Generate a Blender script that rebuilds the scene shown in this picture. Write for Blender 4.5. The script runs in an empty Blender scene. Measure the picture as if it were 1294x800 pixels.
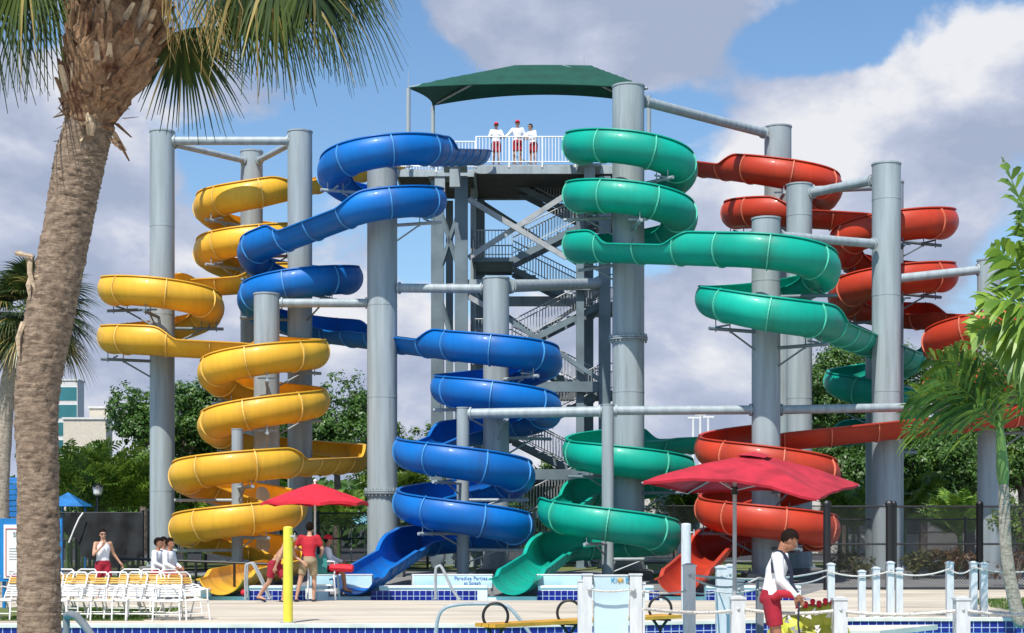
import bpy, bmesh, math, random
from mathutils import Vector, Matrix, noise
R = math.radians
pi = math.pi
F, W, HOR, CAMZ = 2000.0, 1294.0, 660.0, 1.8
random.seed(7)
sc = bpy.context.scene
COL = sc.collection

def X(px, Y): return (px - 647.0) * Y / F
def Zp(py, Y): return CAMZ + (HOR - py) * Y / F
def P(px, py, Y): return Vector((X(px, Y), Y, Zp(py, Y)))

# ------------------------------------------------------------------ materials
MATS = {}
def nodes(name):
    m = bpy.data.materials.new(name); m.use_nodes = True
    nt = m.node_tree
    b = nt.nodes['Principled BSDF']
    MATS[name] = m
    return m, nt, b
def N(nt, t, **kw):
    n = nt.nodes.new(t)
    for k, v in kw.items(): setattr(n, k, v)
    return n
def mat(name, col, rough=0.5, metal=0.0, var=0.12, scale=3.0, bump=0.0, bscale=40.0, coat=0.0, col2=None, stretch=None, trans=0.0):
    m, nt, b = nodes(name)
    tc = N(nt, 'ShaderNodeTexCoord')
    mp = N(nt, 'ShaderNodeMapping'); nt.links.new(tc.outputs['Object'], mp.inputs[0])
    if stretch: mp.inputs['Scale'].default_value = stretch
    nz = N(nt, 'ShaderNodeTexNoise'); nz.inputs['Scale'].default_value = scale; nz.inputs['Detail'].default_value = 6
    nt.links.new(mp.outputs[0], nz.inputs['Vector'])
    ramp = N(nt, 'ShaderNodeValToRGB')
    c2 = col2 if col2 else tuple(c * (1 - var * 2) for c in col)
    c1 = tuple(min(1, c * (1 + var)) for c in col)
    ramp.color_ramp.elements[0].position = 0.32; ramp.color_ramp.elements[0].color = (*c2, 1)
    ramp.color_ramp.elements[1].position = 0.62; ramp.color_ramp.elements[1].color = (*c1, 1)
    nt.links.new(nz.outputs['Fac'], ramp.inputs[0]); nt.links.new(ramp.outputs[0], b.inputs['Base Color'])
    b.inputs['Roughness'].default_value = rough; b.inputs['Metallic'].default_value = metal
    if coat: b.inputs['Coat Weight'].default_value = coat; b.inputs['Coat Roughness'].default_value = 0.12
    if trans: 
        b.inputs['Subsurface Weight'].default_value = 0.0
    if bump:
        n2 = N(nt, 'ShaderNodeTexNoise'); n2.inputs['Scale'].default_value = bscale; n2.inputs['Detail'].default_value = 4
        nt.links.new(mp.outputs[0], n2.inputs['Vector'])
        bp = N(nt, 'ShaderNodeBump'); bp.inputs['Strength'].default_value = bump; bp.inputs['Distance'].default_value = 0.02
        nt.links.new(n2.outputs['Fac'], bp.inputs['Height']); nt.links.new(bp.outputs[0], b.inputs['Normal'])
    return m
def leafmat(name, c1, c2, rough=0.45, scale=0.8, tr=0.35):
    m, nt, b = nodes(name)
    g = N(nt, 'ShaderNodeNewGeometry'); oi = N(nt, 'ShaderNodeObjectInfo')
    nz = N(nt, 'ShaderNodeTexNoise'); nz.inputs['Scale'].default_value = scale; nz.inputs['Detail'].default_value = 3
    nt.links.new(g.outputs['Position'], nz.inputs['Vector'])
    add = N(nt, 'ShaderNodeMath', operation='ADD'); nt.links.new(nz.outputs['Fac'], add.inputs[0])
    mu = N(nt, 'ShaderNodeMath', operation='MULTIPLY'); mu.inputs[1].default_value = 0.35
    nt.links.new(g.outputs['Random Per Island'], mu.inputs[0]); nt.links.new(mu.outputs[0], add.inputs[1])
    mx = N(nt, 'ShaderNodeValToRGB')
    mx.color_ramp.elements[0].position = 0.4; mx.color_ramp.elements[0].color = (*c1, 1)
    mx.color_ramp.elements[1].position = 0.95; mx.color_ramp.elements[1].color = (*c2, 1)
    nt.links.new(add.outputs[0], mx.inputs[0]); nt.links.new(mx.outputs[0], b.inputs['Base Color'])
    b.inputs['Roughness'].default_value = rough
    t = N(nt, 'ShaderNodeBsdfTranslucent'); nt.links.new(mx.outputs[0], t.inputs[0])
    ms = N(nt, 'ShaderNodeMixShader'); ms.inputs[0].default_value = tr
    out = nt.nodes['Material Output']
    nt.links.new(b.outputs[0], ms.inputs[1]); nt.links.new(t.outputs[0], ms.inputs[2]); nt.links.new(ms.outputs[0], out.inputs[0])
    return m

M = {}
def slide_mat(name, col, col2):
    m = mat(name, col, rough=0.34, var=0.06, scale=0.7, col2=col2, coat=0.05)
    nt = m.node_tree; b = nt.nodes['Principled BSDF']
    # faint streaks of dirt and water marks running down the gelcoat
    tc = N(nt, 'ShaderNodeTexCoord'); mp = N(nt, 'ShaderNodeMapping'); mp.inputs['Scale'].default_value = (7, 7, 0.9)
    nt.links.new(tc.outputs['Object'], mp.inputs[0])
    nz = N(nt, 'ShaderNodeTexNoise'); nz.inputs['Scale'].default_value = 1.0; nz.inputs['Detail'].default_value = 5
    nt.links.new(mp.outputs[0], nz.inputs['Vector'])
    rr = N(nt, 'ShaderNodeMapRange'); rr.inputs[1].default_value = 0.42; rr.inputs[2].default_value = 0.75; rr.inputs[3].default_value = 0.0; rr.inputs[4].default_value = 0.4
    nt.links.new(nz.outputs['Fac'], rr.inputs[0])
    src = b.inputs['Base Color'].links[0].from_socket
    mx = N(nt, 'ShaderNodeMix', data_type='RGBA'); nt.links.new(rr.outputs[0], mx.inputs[0])
    nt.links.new(src, mx.inputs[6]); mx.inputs[7].default_value = (*[c * 0.74 + 0.002 for c in col], 1); b.inputs['Specular IOR Level'].default_value = 0.32
    at = N(nt, 'ShaderNodeAttribute', attribute_name='panel')
    pm = N(nt, 'ShaderNodeMapRange'); pm.inputs[3].default_value = 0.84; pm.inputs[4].default_value = 1.06; nt.links.new(at.outputs['Fac'], pm.inputs[0])
    pc = N(nt, 'ShaderNodeVectorMath', operation='SCALE'); nt.links.new(mx.outputs[2], pc.inputs[0]); nt.links.new(pm.outputs[0], pc.inputs['Scale'])
    gr = N(nt, 'ShaderNodeAttribute', attribute_name='grime'); gm = N(nt, 'ShaderNodeMath', operation='MULTIPLY'); nt.links.new(gr.outputs['Fac'], gm.inputs[0])
    ng = N(nt, 'ShaderNodeTexNoise'); ng.inputs['Scale'].default_value = 6; ng.inputs['Detail'].default_value = 5; nt.links.new(tc.outputs['Object'], ng.inputs['Vector']); nt.links.new(ng.outputs['Fac'], gm.inputs[1])
    gx = N(nt, 'ShaderNodeMix', data_type='RGBA'); nt.links.new(gm.outputs[0], gx.inputs[0]); nt.links.new(pc.outputs[0], gx.inputs[6]); gx.inputs[7].default_value = (0.07, 0.05, 0.035, 1)
    nt.links.new(gx.outputs[2], b.inputs['Base Color'])
    r2 = N(nt, 'ShaderNodeMapRange'); r2.inputs[3].default_value = 0.34; r2.inputs[4].default_value = 0.6
    nt.links.new(nz.outputs['Fac'], r2.inputs[0]); nt.links.new(r2.outputs[0], b.inputs['Roughness'])
    return m
M['yellow'] = slide_mat('yellow_gelcoat', (0.86, 0.475, 0.04), (0.78, 0.41, 0.028))
M['blue'] = slide_mat('blue_gelcoat', (0.002, 0.165, 0.55), (0.002, 0.135, 0.48))
M['green'] = slide_mat('green_gelcoat', (0.002, 0.41, 0.29), (0.002, 0.35, 0.25))
M['red'] = slide_mat('red_gelcoat', (0.56, 0.052, 0.020), (0.46, 0.040, 0.015))
M['yellow_seam'] = mat('yellow_seam', (0.88, 0.58, 0.14), 0.5)
M['blue_seam'] = mat('blue_seam', (0.07, 0.34, 0.72), 0.5)
M['green_seam'] = mat('green_seam', (0.10, 0.62, 0.44), 0.5)
M['red_seam'] = mat('red_seam', (0.76, 0.20, 0.11), 0.5)
M['steel'] = mat('painted_steel', (0.335, 0.385, 0.405), 0.5, var=0.09, scale=1.0, bump=0.05, bscale=8, stretch=(5, 5, .35))
def stains(m, col, amt, scale=(4, 4, .22), lo=.58, hi=.8):
    nt = m.node_tree; b = nt.nodes['Principled BSDF']; tc = N(nt, 'ShaderNodeTexCoord'); mp = N(nt, 'ShaderNodeMapping'); mp.inputs['Scale'].default_value = scale
    oi = N(nt, 'ShaderNodeObjectInfo'); nt.links.new(tc.outputs['Object'], mp.inputs[0]); cb = N(nt, 'ShaderNodeVectorMath', operation='ADD'); nt.links.new(mp.outputs[0], cb.inputs[0]); sc2 = N(nt, 'ShaderNodeVectorMath', operation='SCALE'); sc2.inputs[0].default_value = (17, 31, 5); nt.links.new(oi.outputs['Random'], sc2.inputs['Scale']); nt.links.new(sc2.outputs[0], cb.inputs[1])
    nz = N(nt, 'ShaderNodeTexNoise'); nz.inputs['Scale'].default_value = 1.3; nz.inputs['Detail'].default_value = 7; nz.inputs['Roughness'].default_value = .65; nt.links.new(cb.outputs[0], nz.inputs['Vector'])
    mr = N(nt, 'ShaderNodeMapRange'); mr.inputs[1].default_value = lo; mr.inputs[2].default_value = hi; mr.inputs[4].default_value = amt; nt.links.new(nz.outputs['Fac'], mr.inputs[0])
    mx = N(nt, 'ShaderNodeMix', data_type='RGBA'); src = b.inputs['Base Color'].links[0].from_socket; nt.links.new(mr.outputs[0], mx.inputs[0]); nt.links.new(src, mx.inputs[6]); mx.inputs[7].default_value = (*col, 1); nt.links.new(mx.outputs[2], b.inputs['Base Color'])
stains(M['steel'], (0.17, 0.16, 0.14), .75)
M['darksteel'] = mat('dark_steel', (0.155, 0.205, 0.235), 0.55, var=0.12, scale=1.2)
M['galv'] = mat('galvanised', (0.40, 0.42, 0.43), 0.55, metal=0.15, var=0.1)
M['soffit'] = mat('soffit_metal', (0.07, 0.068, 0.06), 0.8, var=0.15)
M['white'] = mat('white_paint', (0.82, 0.80, 0.77), 0.45, var=0.04, scale=2)
M['vinyl'] = mat('white_vinyl', (0.58, 0.61, 0.63), 0.4, var=0.06, scale=4, stretch=(4, 4, .8))
M['greypost'] = mat('grey_post', (0.20, 0.21, 0.22), 0.6)
M['black'] = mat('black_metal', (0.012, 0.012, 0.014), 0.4)
M['canopy'] = mat('green_fabric', (0.003, 0.062, 0.042), 0.9, var=0.1, scale=1.5, bump=0.2, bscale=4)
M['rope'] = mat('rope', (0.60, 0.58, 0.54), 0.9, var=0.25, scale=60)
M['redfab'] = mat('red_fabric', (0.42, 0.018, 0.036), 0.95, var=0.14, scale=4, bump=0.3, bscale=6)
M['brightred'] = mat('bright_red', (0.62, 0.012, 0.03), 0.75)
M['wshirt'] = mat('white_shirt', (0.78, 0.78, 0.80), 0.85, var=0.05, bump=0.5, bscale=9)
M['rshirt'] = mat('red_shirt', (0.44, 0.012, 0.025), 0.85, var=0.08, bump=0.5, bscale=9)
M['khaki'] = mat('khaki_shorts', (0.36, 0.27, 0.16), 0.85, bump=0.4, bscale=9)
M['rshorts'] = mat('red_shorts', (0.32, 0.008, 0.026), 0.8, var=0.12, bump=0.5, bscale=9)
M['skin'] = mat('tan_skin', (0.50, 0.27, 0.17), 0.5, var=0.06)
M['skindark'] = mat('sunburnt_skin', (0.34, 0.15, 0.085), 0.5, var=0.08)
M['hair'] = mat('dark_hair', (0.012, 0.007, 0.005), 0.75, var=0.3, bump=0.8, bscale=60)
M['hair'].node_tree.nodes['Principled BSDF'].inputs['Specular IOR Level'].default_value = 0.1
M['navy'] = mat('navy_strap', (0.01, 0.015, 0.04), 0.6)
M['chairyellow'] = mat('yellow_strap', (0.72, 0.42, 0.08), 0.5)
M['teal'] = mat('teal_plastic', (0.04, 0.26, 0.24), 0.5)
M['signblue'] = mat('sign_blue', (0.01, 0.20, 0.52), 0.45)
M['paleblue'] = mat('pale_blue_panel', (0.50, 0.66, 0.74), 0.4, var=0.07, scale=1.5)
M['banner'] = mat('banner_vinyl', (0.55, 0.76, 0.80), 0.5, var=0.12, scale=1.2, col2=(0.36, 0.62, 0.72))
M['bannertxt'] = mat('banner_ink', (0.10, 0.20, 0.50), 0.6)
M['bench'] = mat('bench_yellow', (0.72, 0.36, 0.03), 0.45)
M['poleyellow'] = mat('yellow_pole', (0.80, 0.66, 0.06), 0.35, var=0.05)
M['concrete'] = mat('concrete_deck', (0.56, 0.49, 0.385), 0.85, var=0.11, scale=0.5, stretch=(.35, 2.2, 1), bump=0.25, bscale=30)
stains(M['concrete'], (0.27, 0.235, 0.19), .7, scale=(.28, .8, 1), lo=.50, hi=.72)
M['coping'] = mat('pool_coping', (0.70, 0.65, 0.56), 0.8, var=0.08, scale=2)
M['padcon'] = mat('pad_concrete', (0.20, 0.20, 0.195), 0.9, var=0.15, scale=1.4, bump=0.3)
M['asphalt'] = mat('asphalt', (0.06, 0.06, 0.062), 0.95, var=0.2, scale=4, bump=0.3)
M['grass'] = mat('grass_ground', (0.10, 0.14, 0.03), 0.95, var=0.3, scale=6, bump=1.0, bscale=90, col2=(0.16, 0.15, 0.05))
M['whitewall'] = mat('white_plaster', (0.66, 0.64, 0.60), 0.8, var=0.05)
M['cream'] = mat('cream_plaster', (0.62, 0.55, 0.44), 0.85, var=0.05)
M['glass'] = mat('dark_glass', (0.03, 0.09, 0.10), 0.1, var=0.3, scale=0.2)
M['tealglass'] = mat('teal_glass', (0.03, 0.17, 0.19), 0.12, var=0.25, scale=0.1)
M['tarp'] = mat('black_windscreen', (0.016, 0.018, 0.02), 0.9, var=0.3, scale=2)
M['tarpblue'] = mat('blue_tarp', (0.01, 0.15, 0.42), 0.6, var=0.15, bump=0.5, bscale=4)
M['cyan'] = mat('cyan_fabric', (0.25, 0.62, 0.78), 0.7)
M['hydrant'] = mat('yellowgreen', (0.46, 0.48, 0.05), 0.55, var=0.12)
M['ink'] = mat('grey_ink', (0.22, 0.23, 0.25), 0.7)
M['palmstraw'] = mat('straw_fibre', (0.50, 0.36, 0.14), 0.9, var=0.25, scale=20)
M['leaf'] = leafmat('broad_leaf', (0.022, 0.068, 0.012), (0.115, 0.23, 0.035), scale=0.7, tr=0.3)
M['leaf2'] = leafmat('lime_leaf', (0.04, 0.10, 0.014), (0.16, 0.26, 0.035), scale=0.9, tr=0.3)
M['palmleaf'] = leafmat('palm_leaf', (0.06, 0.15, 0.02), (0.26, 0.40, 0.05), scale=1.3, rough=0.38, tr=0.25)
M['fanleaf'] = leafmat('fan_leaf', (0.014, 0.034, 0.011), (0.10, 0.135, 0.03), scale=1.1, rough=0.35, tr=0.25)
M['fandry'] = leafmat('dry_fan_leaf', (0.22, 0.17, 0.05), (0.48, 0.36, 0.12), scale=2, tr=0.3)
M['lime'] = leafmat('young_palm_leaf', (0.035, 0.09, 0.014), (0.20, 0.30, 0.04), scale=2.0, rough=0.35, tr=0.35)
M['crownshaft'] = mat('crownshaft', (0.12, 0.22, 0.05), 0.4, var=0.2, scale=6, stretch=(3, 3, .4))
M['bark'] = mat('bark', (0.17, 0.13, 0.095), 0.95, var=0.3, scale=5, bump=0.8, bscale=14)
M['bush'] = leafmat('bush_leaf', (0.03, 0.05, 0.015), (0.13, 0.12, 0.03), scale=1.5)
M['redbush'] = leafmat('red_bush_leaf', (0.10, 0.03, 0.015), (0.16, 0.10, 0.03), scale=1.2)

def trunk_mat(name, ca, cb, ring):
    m, nt, b = nodes(name)
    tc = N(nt, 'ShaderNodeTexCoord')
    mp = N(nt, 'ShaderNodeMapping'); mp.inputs['Scale'].default_value = (7, 7, ring)
    nt.links.new(tc.outputs['Object'], mp.inputs[0])
    n1 = N(nt, 'ShaderNodeTexNoise'); n1.inputs['Scale'].default_value = 1.0; n1.inputs['Detail'].default_value = 8; n1.inputs['Roughness'].default_value = 0.7
    nt.links.new(mp.outputs[0], n1.inputs['Vector'])
    n2 = N(nt, 'ShaderNodeTexNoise'); n2.inputs['Scale'].default_value = 20; n2.inputs['Detail'].default_value = 8; n2.inputs['Roughness'].default_value = 0.85
    nt.links.new(tc.outputs['Object'], n2.inputs['Vector'])
    r1 = N(nt, 'ShaderNodeValToRGB')
    r1.color_ramp.elements[0].position = 0.36; r1.color_ramp.elements[0].color = (*ca, 1)
    r1.color_ramp.elements[1].position = 0.6; r1.color_ramp.elements[1].color = (*cb, 1)
    nt.links.new(n1.outputs['Fac'], r1.inputs[0])
    mx = N(nt, 'ShaderNodeMix', data_type='RGBA', blend_type='MULTIPLY'); mx.inputs[0].default_value = 0.8
    r2 = N(nt, 'ShaderNodeValToRGB'); r2.color_ramp.elements[0].position = 0.3; r2.color_ramp.elements[0].color = (.22, .19, .17, 1)
    r2.color_ramp.elements[1].position = 0.6; r2.color_ramp.elements[1].color = (1.2, 1.15, 1.1, 1)
    nt.links.new(n2.outputs['Fac'], r2.inputs[0])
    nt.links.new(r1.outputs[0], mx.inputs[6]); nt.links.new(r2.outputs[0], mx.inputs[7]); nt.links.new(mx.outputs[2], b.inputs['Base Color'])
    ad = N(nt, 'ShaderNodeMath', operation='ADD'); nt.links.new(n1.outputs['Fac'], ad.inputs[0]); nt.links.new(n2.outputs['Fac'], ad.inputs[1])
    bp = N(nt, 'ShaderNodeBump'); bp.inputs['Strength'].default_value = 0.9; bp.inputs['Distance'].default_value = 0.03
    nt.links.new(ad.outputs[0], bp.inputs['Height']); nt.links.new(bp.outputs[0], b.inputs['Normal'])
    b.inputs['Roughness'].default_value = 0.95
    return m
M['palmtrunk'] = trunk_mat('palm_bark', (0.16, 0.115, 0.08), (0.43, 0.33, 0.245), 30)
M['palmgrey'] = trunk_mat('grey_palm_bark', (0.28, 0.235, 0.19), (0.52, 0.46, 0.38), 24)
M['boots'] = trunk_mat('palm_boots', (0.12, 0.045, 0.022), (0.42, 0.27, 0.16), 5)
M['bootpale'] = mat('pale_boot', (0.42, 0.32, 0.22), 0.9, var=0.25, scale=9, bump=0.6)

def tile_mat():
    m, nt, b = nodes('pool_tile')
    g = N(nt, 'ShaderNodeTexCoord'); sx = N(nt, 'ShaderNodeSeparateXYZ'); nt.links.new(g.outputs['Object'], sx.inputs[0])
    cb = N(nt, 'ShaderNodeCombineXYZ'); nt.links.new(sx.outputs[0], cb.inputs[0]); nt.links.new(sx.outputs[2], cb.inputs[1])
    br = N(nt, 'ShaderNodeTexBrick'); br.offset = 0.0; br.inputs['Scale'].default_value = 1.0
    br.inputs['Brick Width'].default_value = 0.15; br.inputs['Row Height'].default_value = 0.15; br.inputs['Mortar Size'].default_value = 0.008
    br.inputs['Color1'].default_value = (0.008, 0.012, 0.16, 1); br.inputs['Color2'].default_value = (0.012, 0.022, 0.24, 1); br.inputs['Mortar'].default_value = (0.45, 0.5, 0.62, 1)
    nt.links.new(cb.outputs[0], br.inputs['Vector']); nt.links.new(br.outputs[0], b.inputs['Base Color']); b.inputs['Roughness'].default_value = 0.2
    return m
M['tile'] = tile_mat()
def mesh_mat(name, cell, wire, col):
    m, nt, b = nodes(name)
    g = N(nt, 'ShaderNodeTexCoord'); sx = N(nt, 'ShaderNodeSeparateXYZ'); nt.links.new(g.outputs['Object'], sx.inputs[0])
    masks = []
    for op in ('ADD', 'SUBTRACT'):
        a = N(nt, 'ShaderNodeMath', operation=op); nt.links.new(sx.outputs[0], a.inputs[0]); nt.links.new(sx.outputs[2], a.inputs[1])
        s = N(nt, 'ShaderNodeMath', operation='MULTIPLY'); s.inputs[1].default_value = 1 / cell; nt.links.new(a.outputs[0], s.inputs[0])
        f = N(nt, 'ShaderNodeMath', operation='FRACT'); nt.links.new(s.outputs[0], f.inputs[0])
        l = N(nt, 'ShaderNodeMath', operation='LESS_THAN'); l.inputs[1].default_value = wire; nt.links.new(f.outputs[0], l.inputs[0]); masks.append(l)
    mx = N(nt, 'ShaderNodeMath', operation='MAXIMUM'); nt.links.new(masks[0].outputs[0], mx.inputs[0]); nt.links.new(masks[1].outputs[0], mx.inputs[1])
    nt.links.new(mx.outputs[0], b.inputs['Alpha']); b.inputs['Base Color'].default_value = (*col, 1); b.inputs['Roughness'].default_value = 0.5
    return m
M['chain'] = mesh_mat('chain_link', 0.08, 0.17, (0.015, 0.015, 0.017))
M['chaindense'] = mesh_mat('windscreen_mesh', 0.05, 0.32, (0.02, 0.022, 0.024))
def water_mat():
    m, nt, b = nodes('pool_water')
    b.inputs['Base Color'].default_value = (0.05, 0.42, 0.50, 1); b.inputs['Roughness'].default_value = 0.04
    nz = N(nt, 'ShaderNodeTexNoise'); nz.inputs['Scale'].default_value = 3; nz.inputs['Detail'].default_value = 4
    tc = N(nt, 'ShaderNodeTexCoord'); nt.links.new(tc.outputs['Object'], nz.inputs['Vector'])
    bp = N(nt, 'ShaderNodeBump'); bp.inputs['Strength'].default_value = 0.35; bp.inputs['Distance'].default_value = 0.1
    nt.links.new(nz.outputs['Fac'], bp.inputs['Height']); nt.links.new(bp.outputs[0], b.inputs['Normal'])
    return m
M['water'] = water_mat()

# ------------------------------------------------------------------ mesh helpers
class MB:
    def __init__(s): s.v = []; s.f = []; s.m = []; s.mi = 0
    def add(s, vs, fs):
        o = len(s.v); s.v += [Vector(v) for v in vs]; s.f += [tuple(i + o for i in f) for f in fs]; s.m += [s.mi] * len(fs)
        return s
    def box(s, c, size, rz=0.0, taper=1.0):
        x, y, z = [d / 2 for d in size]; vs = []
        for k, sz in enumerate((-z, z)):
            t = taper if k else 1.0
            for sx, sy in ((-1, -1), (1, -1), (1, 1), (-1, 1)):
                a, b = sx * x * t, sy * y * t
                vs.append((c[0] + a * math.cos(rz) - b * math.sin(rz), c[1] + a * math.sin(rz) + b * math.cos(rz), c[2] + sz))
        return s.add(vs, [(3, 2, 1, 0), (4, 5, 6, 7), (0, 1, 5, 4), (1, 2, 6, 5), (2, 3, 7, 6), (3, 0, 4, 7)])
    def bb(s, a, b): return s.box([(a[i] + b[i]) / 2 for i in range(3)], [abs(b[i] - a[i]) for i in range(3)])
    def bar(s, a, b, w, h, up=(0, 0, 1)):
        a = Vector(a); b = Vector(b); d = (b - a).normalized(); u = Vector(up)
        if abs(d.dot(u)) > 0.98: u = Vector((0, 1, 0))
        n = d.cross(u).normalized() * w / 2; u2 = n.cross(d).normalized() * h / 2
        vs = [p + q for p in (a, b) for q in (-n - u2, n - u2, n + u2, -n + u2)]
        return s.add(vs, [(3, 2, 1, 0), (4, 5, 6, 7), (0, 1, 5, 4), (1, 2, 6, 5), (2, 3, 7, 6), (3, 0, 4, 7)])
    def tube(s, pts, r, n=10, caps=True, closed=False):
        pts = [Vector(p) for p in pts]; k = len(pts)
        rs = r if isinstance(r, (list, tuple)) else [r] * k
        vs = []; prev = None
        for i, p in enumerate(pts):
            if closed: d = (pts[(i + 1) % k] - pts[i - 1]).normalized()
            else: d = (pts[min(i + 1, k - 1)] - pts[max(i - 1, 0)]).normalized()
            if prev is None:
                u = Vector((0, 0, 1)) if abs(d.z) < 0.9 else Vector((1, 0, 0))
                a = d.cross(u).normalized()
            else:
                a = (prev - d * prev.dot(d))
                a = a.normalized() if a.length > 1e-6 else d.orthogonal().normalized()
            prev = a; b = d.cross(a)
            for j in range(n):
                t = 2 * pi * j / n; vs.append(p + (a * math.cos(t) + b * math.sin(t)) * rs[i])
        fs = []
        for i in range(k if closed else k - 1):
            for j in range(n):
                i2 = (i + 1) % k
                fs.append((i * n + j, i * n + (j + 1) % n, i2 * n + (j + 1) % n, i2 * n + j))
        if caps and not closed: fs += [tuple(range(n - 1, -1, -1)), tuple((k - 1) * n + j for j in range(n))]
        return s.add(vs, fs)
    def cyl(s, c, r, z0, z1, n=24, r2=None):
        return s.tube([(c[0], c[1], z0), (c[0], c[1], z1)], [r, r if r2 is None else r2], n)
    def ball(s, c, r, n=10, sc_=(1, 1, 1), rot=None):
        vs = []; fs = []; m_ = n // 2 + 1
        for i in range(m_ + 1):
            th = pi * i / m_
            for j in range(n):
                v = Vector((r * sc_[0] * math.sin(th) * math.cos(2 * pi * j / n), r * sc_[1] * math.sin(th) * math.sin(2 * pi * j / n), r * sc_[2] * math.cos(th)))
                if rot: v = rot @ v
                vs.append(v + Vector(c))
        for i in range(m_):
            for j in range(n): fs.append((i * n + j, (i + 1) * n + j, (i + 1) * n + (j + 1) % n, i * n + (j + 1) % n))
        return s.add(vs, fs)
    def prism(s, poly, z0, z1):
        n = len(poly)
        vs = [(p[0], p[1], z0) for p in poly] + [(p[0], p[1], z1) for p in poly]
        return s.add(vs, [tuple(range(n - 1, -1, -1)), tuple(range(n, 2 * n))] + [(i, (i + 1) % n, n + (i + 1) % n, n + i) for i in range(n)])
    def build(s, name, mt, parent=None, org=None, smooth=False, ang=35):
        if parent is not None: o0 = Vector(WORG.get(parent, (0, 0, 0)))
        elif org is not None: o0 = Vector(org)
        else: o0 = Vector((0, 0, 0))
        me = bpy.data.meshes.new(name)
        me.from_pydata([v - o0 for v in s.v], [], s.f)
        mats = mt if isinstance(mt, (list, tuple)) else [mt]
        for q in mats: me.materials.append(q)
        if len(mats) > 1:
            for p_, k in zip(me.polygons, s.m): p_.material_index = k
        if smooth:
            me.polygons.foreach_set('use_smooth', [True] * len(me.polygons))
            try: me.set_sharp_from_angle(angle=R(ang))
            except Exception: pass
        o = bpy.data.objects.new(name, me); COL.objects.link(o)
        if parent is not None: o.parent = parent; WORG[o] = o0
        else: o.location = o0; WORG[o] = o0
        return o
WORG = {}
def tag(o, label=None, cat=None, group=None, kind=None):
    if label: o['label'] = label
    if cat: o['category'] = cat
    if group: o['group'] = group
    if kind: o['kind'] = kind
    return o
def thing(name, loc, label, cat, group=None):
    o = bpy.data.objects.new(name, None); COL.objects.link(o); o.location = loc; WORG[o] = Vector(loc)
    o.empty_display_size = 0.3
    return tag(o, label, cat, group)
def struct(mb, name, mt, smooth=False):
    return tag(mb.build(name, mt, smooth=smooth), kind='structure')
def ctree(o, parent=None):
    c = o.copy(); COL.objects.link(c)
    if parent is not None: c.parent = parent
    for ch in list(o.children): ctree(ch, c)
    return c
def place(o, loc, rz=None, s=None):
    o.location = loc
    if rz is not None: o.rotation_euler[2] = rz
    if s is not None: o.scale = (s, s, s) if not isinstance(s, (tuple, list)) else s
    return o
M['cyanink'] = mat('cyan_ink', (0.02, 0.36, 0.62), 0.5)
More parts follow.
